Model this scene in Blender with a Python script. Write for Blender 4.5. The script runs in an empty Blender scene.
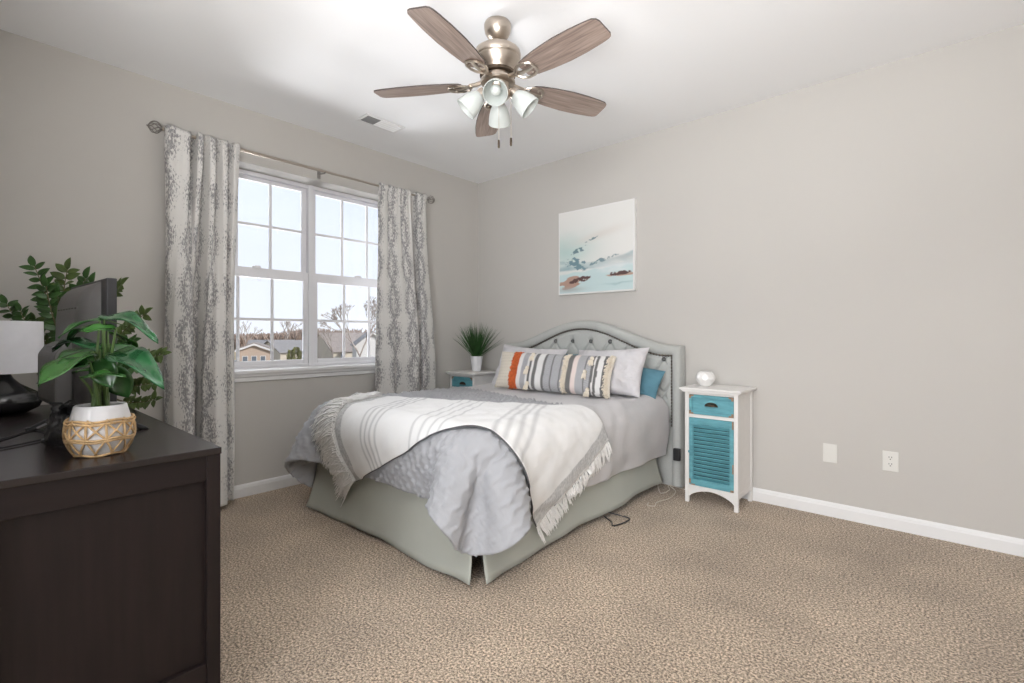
import bpy, bmesh, math, random
import numpy as np
from mathutils import Vector, Matrix, Euler, noise as mnoise
from mathutils.bvhtree import BVHTree

rnd = random.Random(7)
PI = math.pi
SC = bpy.context.scene
COL = SC.collection

# ------------------------------------------------------------------ camera
CAM_POS = Vector((3.7041, -3.6254, 1.138))
CAM_YAW = 0.727275
FPX = 488.15
cam_data = bpy.data.cameras.new('camera')
cam_data.sensor_width = 36.0
cam_data.lens = FPX * 36.0 / 1024.0
cam_data.shift_y = -(341.5 - 335.08) / 1024.0
cam_data.clip_start = 0.02
cam_data.clip_end = 1000
cam = bpy.data.objects.new('camera', cam_data)
COL.objects.link(cam)
cam.location = CAM_POS
cam.rotation_euler = (PI / 2, 0, CAM_YAW)
SC.camera = cam

# ------------------------------------------------------------------ render look
SC.view_settings.view_transform = 'Standard'
SC.view_settings.look = 'None'
SC.view_settings.gamma = 1.0
SC.view_settings.use_curve_mapping = False
SC.view_settings.exposure = 0.0
try:
    SC.cycles.use_denoising = True
    SC.cycles.max_bounces = 10
    SC.cycles.diffuse_bounces = 6
    SC.cycles.transparent_max_bounces = 12
    SC.cycles.caustics_reflective = False
    SC.cycles.caustics_refractive = False
    SC.cycles.sample_clamp_indirect = 6.0
except Exception:
    pass

# ------------------------------------------------------------------ sky, sun, lamps
world = bpy.data.worlds.new('sky')
SC.world = world
world.use_nodes = True
wt = world.node_tree
wt.nodes.clear()
w_out = wt.nodes.new('ShaderNodeOutputWorld')
w_bg = wt.nodes.new('ShaderNodeBackground')
w_tc = wt.nodes.new('ShaderNodeTexCoord')
w_sep = wt.nodes.new('ShaderNodeSeparateXYZ')
w_ramp = wt.nodes.new('ShaderNodeValToRGB')
w_ramp.color_ramp.elements[0].position = 0.0
w_ramp.color_ramp.elements[0].color = (0.93, 0.96, 1.0, 1)
w_ramp.color_ramp.elements[1].position = 0.6
w_ramp.color_ramp.elements[1].color = (0.74, 0.85, 1.0, 1)
wt.links.new(w_tc.outputs['Generated'], w_sep.inputs[0])
wt.links.new(w_sep.outputs['Z'], w_ramp.inputs[0])
wt.links.new(w_ramp.outputs[0], w_bg.inputs[0])
wt.links.new(w_bg.outputs[0], w_out.inputs[0])
w_bg.inputs[1].default_value = 1.14

sun_d = bpy.data.lights.new('sun', 'SUN')
sun_d.energy = 5.0
sun_d.angle = 0.02
sun_d.color = (1.0, 0.93, 0.83)
sun = bpy.data.objects.new('sun', sun_d)
COL.objects.link(sun)
sun.rotation_euler = Vector((-0.80, -0.25, -0.52)).to_track_quat('-Z', 'Y').to_euler()


def portal(name, loc, direction, sx, sy):
    d = bpy.data.lights.new(name, 'AREA')
    d.shape = 'RECTANGLE'
    d.size, d.size_y = sx, sy
    d.cycles.is_portal = True
    o = bpy.data.objects.new(name, d)
    COL.objects.link(o)
    o.location = loc
    o.rotation_euler = Vector(direction).to_track_quat('-Z', 'Z').to_euler()
    return o


# sky light enters the bedroom window and added, unseen glazed doors behind the camera
# added fill lamps out of view: one aimed up, one outside the doors
def area(name, loc, direction, sx, sy, watts, col, spread=PI):
    d = bpy.data.lights.new(name, 'AREA')
    d.shape = 'RECTANGLE'
    d.size, d.size_y = sx, sy
    d.energy = watts
    d.color = col
    d.spread = spread
    o = bpy.data.objects.new(name, d)
    COL.objects.link(o)
    o.location = loc
    o.rotation_euler = Vector(direction).to_track_quat('-Z', 'Z').to_euler()
    return o


area('bounce_fill', (3.7, -4.1, 1.1), (-0.35, 0.3, 1.0), 0.9, 0.9, 82, (1.0, 0.99, 0.98), 2.3)  # fill lamp added behind the camera, bounced off the ceiling
area('door_fill', (3.95, -5.5, 1.5), (-0.3, 1, 0.05), 2.0, 2.2, 92, (1.0, 0.99, 0.975), 2.3)  # fill lamp added outside the unseen glazed doors
# lamp added below the window, standing in for light thrown up by the ground
area('ground_bounce_fill', (-1.7, -1.742, -0.4), (0.72, 0, 0.70), 3.0, 1.6, 330, (1.0, 0.99, 0.975), 2.6)
# lamp added above the window head, standing in for sky light
area('window_fill', (-1.9, -1.742, 3.6), (0.72, 0, -0.62), 3.0, 2.0, 250, (0.95, 0.97, 1.0))
portal('window_portal', (-0.26, -1.742, 1.6), (1, 0, 0), 1.62, 1.5)
portal('added_door_portal', (3.75, -5.06, 1.22), (0, 1, 0), 2.3, 2.4)

# ------------------------------------------------------------------ camera maths (photo pixel -> point at a depth)
CF = Vector((-math.sin(CAM_YAW), math.cos(CAM_YAW), 0))
CR = Vector((math.cos(CAM_YAW), math.sin(CAM_YAW), 0))


def at(px, py, depth):
    return CAM_POS + (CF + CR * ((px - 512) / FPX) - Vector((0, 0, 1)) * ((py - 335.08) / FPX)) * depth


# ------------------------------------------------------------------ mesh helpers
class MB:
    def __init__(self):
        self.v, self.f, self.uv = [], [], None

    def add(self, vs, fs):
        n = len(self.v)
        self.v += [tuple(p) for p in vs]
        self.f += [tuple(i + n for i in f) for f in fs]
        return self

    def box(self, x0, x1, y0, y1, z0, z1, M=None):
        vs = [Vector((x, y, z)) for z in (z0, z1) for y in (y0, y1) for x in (x0, x1)]
        if M is not None:
            vs = [M @ p for p in vs]
        return self.add(vs, [(0, 2, 3, 1), (4, 5, 7, 6), (0, 1, 5, 4), (2, 6, 7, 3), (0, 4, 6, 2), (1, 3, 7, 5)])

    def prism(self, outline, axis, a, b):
        """outline: list of 2D points; axis: 'x','y','z' extruded from a to b."""
        def mk(p, t):
            return {'x': (t, p[0], p[1]), 'y': (p[0], t, p[1]), 'z': (p[0], p[1], t)}[axis]
        n = len(outline)
        vs = [mk(p, a) for p in outline] + [mk(p, b) for p in outline]
        fs = [tuple(range(n))[::-1], tuple(range(n, 2 * n))]
        fs += [(i, (i + 1) % n, n + (i + 1) % n, n + i) for i in range(n)]
        return self.add(vs, fs)

    def tube(self, pts, r, n=8, cap=True, flat=1.0):
        pts = [Vector(p) for p in pts]
        m = len(pts)
        rs = r if isinstance(r, (list, tuple)) else [r] * m
        vs, fs = [], []
        t0 = (pts[1] - pts[0]).normalized()
        up = Vector((0, 0, 1)) if abs(t0.z) < 0.9 else Vector((1, 0, 0))
        a = t0.cross(up).normalized()
        for i, p in enumerate(pts):
            if i == 0:
                t = pts[1] - pts[0]
            elif i == m - 1:
                t = pts[-1] - pts[-2]
            else:
                t = pts[i + 1] - pts[i - 1]
            t.normalize()
            a = (a - t * a.dot(t))
            if a.length < 1e-6:
                a = t.orthogonal()
            a.normalize()
            b = t.cross(a)
            for k in range(n):
                an = 2 * PI * k / n
                vs.append(p + a * (math.cos(an) * rs[i]) + b * (math.sin(an) * rs[i] * flat))
        for i in range(m - 1):
            for k in range(n):
                fs.append((i * n + k, i * n + (k + 1) % n, (i + 1) * n + (k + 1) % n, (i + 1) * n + k))
        if cap:
            fs.append(tuple(range(n))[::-1])
            fs.append(tuple(range((m - 1) * n, m * n)))
        return self.add(vs, fs)

    def lathe(self, prof, n=32, M=None, cap=True):
        vs, fs = [], []
        for r, z in prof:
            for k in range(n):
                an = 2 * PI * k / n
                p = Vector((r * math.cos(an), r * math.sin(an), z))
                vs.append(M @ p if M is not None else p)
        for i in range(len(prof) - 1):
            for k in range(n):
                fs.append((i * n + k, i * n + (k + 1) % n, (i + 1) * n + (k + 1) % n, (i + 1) * n + k))
        if cap:
            fs.append(tuple(range(n))[::-1])
            fs.append(tuple(range((len(prof) - 1) * n, len(prof) * n)))
        return self.add(vs, fs)

    def ball(self, c, r, n=10, sz=1.0):
        prof = [(max(1e-4, r * math.sin(PI * i / n)), -r * sz * math.cos(PI * i / n)) for i in range(n + 1)]
        return self.lathe(prof, n + 2, Matrix.Translation(Vector(c)))

    def grid(self, P, uv=None, closed=False):
        P = np.asarray(P)
        ny, nx = P.shape[:2]
        base = len(self.v)
        self.v += [tuple(p) for p in P.reshape(-1, 3)]
        for j in range(ny - 1):
            for i in range(nx - 1 + (1 if closed else 0)):
                i2 = (i + 1) % nx
                self.f.append((base + j * nx + i, base + j * nx + i2, base + (j + 1) * nx + i2, base + (j + 1) * nx + i))
        if uv is not None:
            if self.uv is None:
                self.uv = [(0, 0)] * base
            self.uv += [tuple(q) for q in np.asarray(uv).reshape(-1, 2)]
        return self

    def build(self, name, m, parent=None, smooth=40, recalc=True, bevel=0.0):
        me = bpy.data.meshes.new(name)
        me.from_pydata(self.v, [], self.f)
        if self.uv is not None:
            lay = me.uv_layers.new(name='UVMap')
            idx = np.zeros(len(me.loops), dtype=np.int32)
            me.loops.foreach_get('vertex_index', idx)
            lay.data.foreach_set('uv', np.asarray(self.uv, dtype=np.float32)[idx].ravel())
        if recalc:
            bm = bmesh.new()
            bm.from_mesh(me)
            bmesh.ops.recalc_face_normals(bm, faces=bm.faces)
            bm.to_mesh(me)
            bm.free()
        me.update()
        if smooth:
            me.polygons.foreach_set('use_smooth', [True] * len(me.polygons))
            me.set_sharp_from_angle(angle=math.radians(smooth))
        if m is not None:
            me.materials.append(m)
        o = bpy.data.objects.new(name, me)
        COL.objects.link(o)
        if parent is not None:
            o.parent = parent
        if bevel:
            bv = o.modifiers.new('bevel', 'BEVEL')
            bv.width = bevel
            bv.segments = 2
            bv.limit_method = 'ANGLE'
        return o


def colours(o, cols):
    """per-vertex surface pattern (dyed or painted), read by a Color Attribute node"""
    a = o.data.color_attributes.new('pattern', 'FLOAT_COLOR', 'POINT')
    c = np.ones((len(o.data.vertices), 4), dtype=np.float32)
    c[:, :3] = cols
    a.data.foreach_set('color', c.ravel())


def thing(name, label, cat, loc=(0, 0, 0), rz=0.0, group=None):
    o = bpy.data.objects.new(name, None)
    o.empty_display_size = 0.05
    COL.objects.link(o)
    o.location = loc
    o.rotation_euler = (0, 0, rz)
    return tag(o, label, cat, group)


def tag(o, label, cat, group=None):
    o['label'] = label
    o['category'] = cat
    if group:
        o['group'] = group
    return o


def struct(o):
    o['kind'] = 'structure'
    return o


def copy_tree(o, parent=None):
    c = o.copy()
    COL.objects.link(c)
    if parent is not None:
        c.parent = parent
    for ch in list(o.children):
        copy_tree(ch, c)
    return c


# ------------------------------------------------------------------ material helper
def mat(name, col, rough=0.6, metal=0.0, var=0.0, vscale=8.0, bump=0.0, bscale=60.0, sheen=0.0, spec=0.5,
        col2=None, stretch=(1, 1, 1), trans=0.0, bdist=0.01, coat=0.0):
    m = bpy.data.materials.new(name)
    m.use_nodes = True
    nt = m.node_tree
    b = nt.nodes['Principled BSDF']
    b.inputs['Base Color'].default_value = (*col, 1)
    b.inputs['Roughness'].default_value = rough
    b.inputs['Metallic'].default_value = metal
    b.inputs['Specular IOR Level'].default_value = spec
    if coat:
        b.inputs['Coat Weight'].default_value = coat
    if sheen:
        b.inputs['Sheen Weight'].default_value = sheen
    if trans:
        b.inputs['Transmission Weight'].default_value = trans
    tc = nt.nodes.new('ShaderNodeTexCoord')
    mp = nt.nodes.new('ShaderNodeMapping')
    mp.inputs['Scale'].default_value = stretch
    nt.links.new(tc.outputs['Object'], mp.inputs[0])
    if var or col2:
        n = nt.nodes.new('ShaderNodeTexNoise')
        n.inputs['Scale'].default_value = vscale
        n.inputs['Detail'].default_value = 6
        nt.links.new(mp.outputs[0], n.inputs['Vector'])
        r = nt.nodes.new('ShaderNodeValToRGB')
        c2 = col2 or tuple(max(0, c * (1 - var)) for c in col)
        c1 = col if col2 else tuple(min(1, c * (1 + var)) for c in col)
        r.color_ramp.elements[0].position = 0.3
        r.color_ramp.elements[1].position = 0.7
        r.color_ramp.elements[0].color = (*c2, 1)
        r.color_ramp.elements[1].color = (*c1, 1)
        nt.links.new(n.outputs['Fac'], r.inputs[0])
        nt.links.new(r.outputs[0], b.inputs['Base Color'])
    if bump:
        n2 = nt.nodes.new('ShaderNodeTexNoise')
        n2.inputs['Scale'].default_value = bscale
        n2.inputs['Detail'].default_value = 4
        nt.links.new(mp.outputs[0], n2.inputs['Vector'])
        bp = nt.nodes.new('ShaderNodeBump')
        bp.inputs['Strength'].default_value = bump
        bp.inputs['Distance'].default_value = bdist
        nt.links.new(n2.outputs['Fac'], bp.inputs['Height'])
        nt.links.new(bp.outputs[0], b.inputs['Normal'])
    return m


def mat_attr(name, rough=0.85, bump=0.0, bscale=300.0, sheen=0.0, bdist=0.004):
    m = mat(name, (0.8, 0.8, 0.8), rough, bump=bump, bscale=bscale, sheen=sheen, bdist=bdist)
    nt = m.node_tree
    a = nt.nodes.new('ShaderNodeVertexColor')
    a.layer_name = 'pattern'
    nt.links.new(a.outputs[0], nt.nodes['Principled BSDF'].inputs['Base Color'])
    return m


def nd(nt, kind, **kw):
    n = nt.nodes.new(kind)
    for k, v in kw.items():
        if k == 'op':
            n.operation = v
        elif k.startswith('i'):
            n.inputs[int(k[1:])].default_value = v
    return n


# carpet: short cut pile, flecked beige
def carpet_material():
    m = mat('beige_carpet', (0.40, 0.31, 0.235), 0.95, spec=0.1, sheen=0.25)
    nt = m.node_tree
    b = nt.nodes['Principled BSDF']
    tc = nt.nodes.new('ShaderNodeTexCoord')
    n1 = nd(nt, 'ShaderNodeTexNoise'); n1.inputs['Scale'].default_value = 115; n1.inputs['Detail'].default_value = 6; n1.inputs['Roughness'].default_value = 0.75
    n2 = nd(nt, 'ShaderNodeTexNoise'); n2.inputs['Scale'].default_value = 2.2; n2.inputs['Detail'].default_value = 5
    n3 = nd(nt, 'ShaderNodeTexNoise'); n3.inputs['Scale'].default_value = 45; n3.inputs['Detail'].default_value = 2
    for n in (n1, n2, n3):
        nt.links.new(tc.outputs['Object'], n.inputs['Vector'])
    r1 = nt.nodes.new('ShaderNodeValToRGB')
    e = r1.color_ramp.elements
    e[0].position, e[0].color = 0.41, (0.10, 0.07, 0.048, 1)
    e[1].position, e[1].color = 0.59, (0.84, 0.69, 0.53, 1)
    mid = r1.color_ramp.elements.new(0.5)
    mid.color = (0.40, 0.315, 0.235, 1)
    nt.links.new(n1.outputs['Fac'], r1.inputs[0])
    mx = nt.nodes.new('ShaderNodeMix'); mx.data_type = 'RGBA'; mx.blend_type = 'MULTIPLY'
    mx.inputs[0].default_value = 1.0
    r2 = nt.nodes.new('ShaderNodeValToRGB')
    r2.color_ramp.elements[0].position, r2.color_ramp.elements[0].color = 0.32, (0.78, 0.765, 0.755, 1)
    r2.color_ramp.elements[1].position, r2.color_ramp.elements[1].color = 0.7, (1.08, 1.07, 1.05, 1)
    nt.links.new(n2.outputs['Fac'], r2.inputs[0])
    nt.links.new(r1.outputs[0], mx.inputs[6])
    nt.links.new(r2.outputs[0], mx.inputs[7])
    nt.links.new(mx.outputs[2], b.inputs['Base Color'])
    add = nd(nt, 'ShaderNodeMath', op='ADD')
    nt.links.new(n1.outputs['Fac'], add.inputs[0])
    nt.links.new(n3.outputs['Fac'], add.inputs[1])
    bp = nt.nodes.new('ShaderNodeBump')
    bp.inputs['Strength'].default_value = 0.6
    bp.inputs['Distance'].default_value = 0.008
    nt.links.new(add.outputs[0], bp.inputs['Height'])
    nt.links.new(bp.outputs[0], b.inputs['Normal'])
    return m


def curtain_material():
    """off-white cloth printed with grey speckled ogee trellis"""
    m = mat('printed_curtain', (0.8, 0.8, 0.8), 0.9, sheen=0.2)
    nt = m.node_tree
    b = nt.nodes['Principled BSDF']
    tc = nt.nodes.new('ShaderNodeTexCoord')
    sp = nt.nodes.new('ShaderNodeSeparateXYZ')
    nt.links.new(tc.outputs['UV'], sp.inputs[0])

    def M(op, a, c=None, d=None):
        n = nt.nodes.new('ShaderNodeMath'); n.operation = op
        for i, q in enumerate((a, c, d)):
            if q is None:
                continue
            if isinstance(q, (int, float)):
                n.inputs[i].default_value = q
            else:
                nt.links.new(q, n.inputs[i])
        return n.outputs[0]
    u, v = sp.outputs['X'], sp.outputs['Y']
    wob = nt.nodes.new('ShaderNodeTexNoise'); wob.inputs['Scale'].default_value = 5; wob.inputs['Detail'].default_value = 3
    nt.links.new(tc.outputs['UV'], wob.inputs['Vector'])
    uw = M('ADD', u, M('MULTIPLY', M('SUBTRACT', wob.outputs['Fac'], 0.5), 0.10))
    s = M('MULTIPLY', M('SINE', M('MULTIPLY', v, 2 * PI / 0.62)), 0.045)

    def band(sign, w):
        p = M('ADD', uw, M('MULTIPLY', s, sign))
        fr = M('PINGPONG', p, 0.105)          # distance to the wavy band's centre
        return M('SUBTRACT', 1.0, M('DIVIDE', fr, w))
    bands = M('MAXIMUM', band(1.0, 0.060), band(-1.0, 0.060))
    mp = nt.nodes.new('ShaderNodeMapping'); mp.inputs['Scale'].default_value = (1.6, 0.6, 1)
    nt.links.new(tc.outputs['UV'], mp.inputs[0])
    sp1 = nt.nodes.new('ShaderNodeTexNoise'); sp1.inputs['Scale'].default_value = 75; sp1.inputs['Detail'].default_value = 4
    sp1.inputs['Roughness'].default_value = 0.65
    nt.links.new(mp.outputs[0], sp1.inputs['Vector'])
    val = M('ADD', M('MULTIPLY', M('MAXIMUM', bands, -0.6), 0.20), M('SUBTRACT', sp1.outputs['Fac'], 0.09))
    mr = nt.nodes.new('ShaderNodeMapRange'); mr.interpolation_type = 'SMOOTHSTEP'
    mr.inputs[1].default_value, mr.inputs[2].default_value = 0.485, 0.60
    nt.links.new(val, mr.inputs[0])
    mx = nt.nodes.new('ShaderNodeMix'); mx.data_type = 'RGBA'
    mx.inputs[6].default_value = (0.80, 0.785, 0.76, 1)
    mx.inputs[7].default_value = (0.33, 0.325, 0.33, 1)
    nt.links.new(mr.outputs[0], mx.inputs[0])
    nt.links.new(mx.outputs[2], b.inputs['Base Color'])
    tr = nt.nodes.new('ShaderNodeBsdfTranslucent')
    nt.links.new(mx.outputs[2], tr.inputs[0])
    ms = nt.nodes.new('ShaderNodeMixShader'); ms.inputs[0].default_value = 0.10
    out = [n for n in nt.nodes if n.type == 'OUTPUT_MATERIAL'][0]
    nt.links.new(b.outputs[0], ms.inputs[1]); nt.links.new(tr.outputs[0], ms.inputs[2])
    nt.links.new(ms.outputs[0], out.inputs[0])
    return m


def wood_material(name, c1, c2, axis_scale, rough=0.45):
    m = mat(name, c1, rough, col2=c2, vscale=6, stretch=axis_scale)
    return m


def glass_material(name, tint=(1, 1, 1), gloss=0.08):
    m = bpy.data.materials.new(name); m.use_nodes = True
    nt = m.node_tree; nt.nodes.clear()
    o = nt.nodes.new('ShaderNodeOutputMaterial')
    t = nt.nodes.new('ShaderNodeBsdfTransparent'); t.inputs[0].default_value = (*tint, 1)
    g = nt.nodes.new('ShaderNodeBsdfGlossy'); g.inputs['Roughness'].default_value = 0.02
    fr = nt.nodes.new('ShaderNodeFresnel'); fr.inputs[0].default_value = 1.45
    mx = nt.nodes.new('ShaderNodeMixShader')
    mul = nt.nodes.new('ShaderNodeMath'); mul.operation = 'MULTIPLY'; mul.inputs[1].default_value = gloss / 0.04 * 0.5
    nt.links.new(fr.outputs[0], mul.inputs[0])
    nt.links.new(mul.outputs[0], mx.inputs[0])
    nt.links.new(t.outputs[0], mx.inputs[1]); nt.links.new(g.outputs[0], mx.inputs[2])
    nt.links.new(mx.outputs[0], o.inputs[0])
    return m


M_WALL = mat('greige_wall_paint', (0.559, 0.539, 0.509), 0.85, var=0.012, vscale=1.5, bump=0.05, bscale=220, bdist=0.002)
M_CEIL = mat('white_ceiling_paint', (0.90, 0.905, 0.915), 0.9, bump=0.06, bscale=180, bdist=0.002)
M_TRIM = mat('white_trim_paint', (0.82, 0.82, 0.82), 0.45, var=0.01, vscale=3)
M_VINYL = mat('white_vinyl', (0.80, 0.80, 0.83), 0.4, var=0.01, vscale=3)
M_CARPET = carpet_material()
M_CURTAIN = curtain_material()
M_GLASS = glass_material('window_glass', (0.97, 0.98, 1.0))
M_NICKEL = mat('brushed_nickel', (0.52, 0.455, 0.39), 0.33, metal=1.0, var=0.05, vscale=30, stretch=(1, 1, 12))
M_ROD = mat('dull_steel_rod', (0.34, 0.32, 0.30), 0.3, metal=1.0, var=0.05, vscale=30)
M_BRONZE = mat('aged_bronze', (0.10, 0.075, 0.055), 0.4, metal=0.9, var=0.2, vscale=30)
M_BLADE = wood_material('weathered_oak_blade', (0.38, 0.295, 0.25), (0.17, 0.125, 0.105), (1.0, 17, 17), 0.36)
M_BLADE_EDGE = mat('dark_blade_edge', (0.06, 0.045, 0.04), 0.6, var=0.1)
M_FROST = mat('frosted_glass_shade', (0.56, 0.59, 0.57), 0.35, var=0.01, vscale=5, spec=0.6)
M_ESPRESSO = mat('espresso_wood', (0.0150, 0.0095, 0.0092), 0.27, col2=(0.0135, 0.0085, 0.0082), vscale=5, stretch=(0.6, 8, 8))
M_ESPRESSO_Y = mat('espresso_wood_rail', (0.0150, 0.0095, 0.0092), 0.42, spec=0.3, col2=(0.011, 0.007, 0.007), vscale=5, stretch=(8, 0.6, 8), bump=0.03, bscale=30)
M_ESPRESSO_V = mat('espresso_wood_upright', (0.0150, 0.0095, 0.0092), 0.42, spec=0.3, col2=(0.0095, 0.006, 0.006), vscale=5, stretch=(8, 8, 0.6), bump=0.04, bscale=30)
M_SMOOTH = mat('smooth_grey_cotton', (0.56, 0.548, 0.556), 0.9, var=0.02, vscale=6, bump=0.25, bscale=9, sheen=0.15, bdist=0.02)
M_SKIRT = mat('sage_bed_skirt', (0.42, 0.432, 0.385), 0.9, var=0.03, vscale=5, bump=0.2, bscale=10, sheen=0.1)
M_SHAM = mat('pale_lilac_grey_cotton', (0.66, 0.645, 0.665), 0.9, var=0.03, vscale=8, bump=0.7, bscale=13, sheen=0.15, bdist=0.03)
M_TEAL_CLOTH = mat('teal_blue_sheet', (0.095, 0.225, 0.29), 0.85, var=0.12, vscale=10, bump=0.35, bscale=18, sheen=0.1, bdist=0.012)
M_HEADBOARD = mat('pale_grey_linen', (0.48, 0.49, 0.47), 0.9, var=0.04, vscale=90, bump=0.15, bscale=500, sheen=0.1, bdist=0.002)
M_NAIL = mat('antique_nailhead', (0.16, 0.14, 0.12), 0.35, metal=0.9, var=0.1)
M_BUTTON = mat('dark_tuft_button', (0.13, 0.13, 0.125), 0.7, var=0.1)
M_WHITEPAINT = mat('distressed_white_paint', (0.80, 0.785, 0.765), 0.55, var=0.02, vscale=20, bump=0.08, bscale=40)
M_TEALPAINT = mat('distressed_teal_paint', (0.125, 0.355, 0.415), 0.5, var=0.16, vscale=14, bump=0.1, bscale=40, stretch=(1, 1, 4))
M_TEALWORN = mat('teal_paint_worn_to_wood', (0.125, 0.355, 0.415), 0.5, col2=(0.09, 0.30, 0.37), vscale=16, bump=0.1, bscale=40, stretch=(1, 1, 4))
M_WORN = mat('worn_bare_wood', (0.30, 0.19, 0.12), 0.7, var=0.3, vscale=60)
M_GAP_SHADE = mat('painted_gap_shade', (0.02, 0.03, 0.035), 0.9, var=0.1)
M_PLATE = mat('white_wall_plate', (0.74, 0.73, 0.69), 0.4, var=0.01)
M_SLOT = mat('dark_slot', (0.03, 0.028, 0.025), 0.6, var=0.1)
M_BLACK = mat('black_plastic', (0.020, 0.020, 0.023), 0.42, var=0.1, vscale=20)
M_TVGREY = mat('dark_grey_plastic', (0.11, 0.105, 0.105), 0.45, var=0.05, vscale=20, bump=0.05, bscale=300)
M_SCREEN = mat('black_screen', (0.008, 0.008, 0.01), 0.12, var=0.1)
M_STEEL = mat('grey_steel', (0.45, 0.45, 0.47), 0.35, metal=0.9, var=0.05)
M_BLACKBAG = mat('black_plastic_bag', (0.015, 0.015, 0.017), 0.25, var=0.1, bump=0.6, bscale=12, bdist=0.03)
M_CABLE_W = mat('white_cable', (0.62, 0.56, 0.48), 0.6, var=0.03)
M_CERAMIC = mat('white_ceramic', (0.76, 0.76, 0.78), 0.35, var=0.015, vscale=10, coat=0.2)
M_RATTAN = mat('natural_rattan', (0.55, 0.37, 0.19), 0.7, var=0.25, vscale=60, bump=0.3, bscale=120, bdist=0.003)
M_SOIL = mat('dark_soil', (0.03, 0.022, 0.015), 0.95, var=0.4, vscale=60, bump=0.8, bscale=60)
M_LEAF = mat('glossy_green_leaf', (0.022, 0.080, 0.018), 0.26, var=0.35, vscale=14, spec=0.5)
M_LEAF_PALE = mat('leaf_blade_light', (0.036, 0.120, 0.024), 0.26, var=0.3, vscale=14)
M_LEAF_SHINE = mat('blue_green_leaf', (0.020, 0.085, 0.032), 0.14, var=0.35, vscale=16)
M_STEM = mat('green_stem', (0.085, 0.145, 0.04), 0.5, var=0.2)
M_ZZLEAF = mat('dark_zz_leaflet', (0.038, 0.10, 0.022), 0.4, var=0.4, vscale=18)
M_ZZLEAF2 = mat('olive_zz_leaflet', (0.075, 0.12, 0.028), 0.45, var=0.4, vscale=18)
M_ZZSTEM = mat('brown_green_stem', (0.14, 0.12, 0.05), 0.6, var=0.2)
M_WOODSTAKE = mat('brown_stake', (0.24, 0.15, 0.06), 0.7, var=0.2)
M_GRASS = mat('dark_green_blade', (0.035, 0.10, 0.025), 0.5, var=0.4, vscale=25)
M_LAMPSHADE = mat('white_linen_shade', (0.80, 0.80, 0.84), 0.8, var=0.02, vscale=30, bump=0.1, bscale=300, bdist=0.002)
M_LAMPBASE = mat('black_glazed_ceramic', (0.015, 0.015, 0.016), 0.22, var=0.1, coat=0.3)
M_CRYSTAL = mat('white_cut_glass', (0.80, 0.79, 0.77), 0.2, var=0.02, spec=0.8)
M_CANVAS_EDGE = mat('white_canvas_edge', (0.80, 0.795, 0.78), 0.8, var=0.01)
M_VENT_DARK = mat('grey_vent_damper', (0.25, 0.25, 0.25), 0.7, var=0.05)

# ------------------------------------------------------------------ room shell
RX, NEAR, NOOK, H = 4.95, -3.72, -5.0, 2.74
WY0, WY1, WZ0, WZ1, WD = -2.60, -0.885, 0.865, 2.358, 0.20   # window opening

fl = MB(); fl.box(-0.25, RX + 0.15, NOOK - 0.15, 0.15, -0.12, 0.0)
struct(fl.build('floor', M_CARPET, smooth=0))
ce = MB(); ce.box(-0.25, RX + 0.15, NOOK - 0.15, 0.15, H, H + 0.12)
struct(ce.build('ceiling', M_CEIL, smooth=0))

w = MB()   # left wall with the window opening
for (y0, y1, z0, z1) in ((NEAR - 0.15, WY0, 0, H), (WY1, 0.15, 0, H), (WY0, WY1, 0, WZ0), (WY0, WY1, WZ1, H)):
    w.box(-0.24, 0, y0, y1, z0, z1)
struct(w.build('wall_left', M_WALL, smooth=0))
w = MB(); w.box(0, RX + 0.15, 0, 0.15, 0, H)
struct(w.build('wall_back', M_WALL, smooth=0))
w = MB(); w.box(RX, RX + 0.15, NOOK - 0.15, 0, 0, H)
struct(w.build('wall_right', M_WALL, smooth=0))
w = MB(); w.box(0, 2.14, NEAR - 0.12, NEAR, 0, H); w.box(2.02, 2.14, NOOK, NEAR - 0.12, 0, H)
struct(w.build('wall_near', M_WALL, smooth=0))
w = MB()
for (x0, x1, z0, z1) in ((2.02, 2.6, 0, H), (4.9, RX, 0, H), (2.6, 4.9, 2.42, H)):
    w.box(x0, x1, NOOK - 0.15, NOOK, z0, z1)
struct(w.build('wall_nook', M_WALL, smooth=0))

# glazed doors added in the unseen nook behind the camera, letting in fill light
d = MB()
for x in (2.63, 3.75, 4.87):
    d.box(x - 0.03, x + 0.03, NOOK - 0.10, NOOK - 0.04, 0, 2.42)
for z in (0.05, 2.39):
    d.box(2.6, 4.9, NOOK - 0.10, NOOK - 0.04, z - 0.05, z + 0.03)
dr = struct(d.build('added_door', M_VINYL, smooth=0))
g = MB(); g.box(2.66, 4.84, NOOK - 0.075, NOOK - 0.068, 0.08, 2.36)
g.build('pane', M_GLASS, dr, smooth=0)


def skirting(name, horizontal, a, b, at_, sgn):
    """profiled skirting: board, small cove and bead on top"""
    prof = [(0, 0), (0.014, 0), (0.014, 0.062), (0.011, 0.068), (0.010, 0.076), (0.006, 0.084), (0.003, 0.088), (0, 0.088)]
    m = MB()
    if horizontal:
        m.prism([(at_ + sgn * p, z) for p, z in prof], 'x', a, b)
    else:
        m.prism([(at_ + sgn * p, z) for p, z in prof], 'y', a, b)
    return struct(m.build(name, M_TRIM, smooth=0))


skirting('baseboard_back', True, 0.0, RX, 0.0, -1)
skirting('baseboard_left', False, NEAR, -0.014, 0.0, 1)
skirting('baseboard_near', True, 0.014, 2.14, NEAR, 1)
skirting('baseboard_right', False, NOOK, -0.014, RX, -1)

# ------------------------------------------------------------------ window
win = bpy.data.objects.new('window_1', None)
COL.objects.link(win)
struct(win)
win.location = (0, -1.742, WZ0)
oy, oz = 1.742, -WZ0


def wbox(m, x0, x1, y0, y1, z0, z1):
    m.box(x0, x1, y0 + oy, y1 + oy, z0 + oz, z1 + oz)


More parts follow.
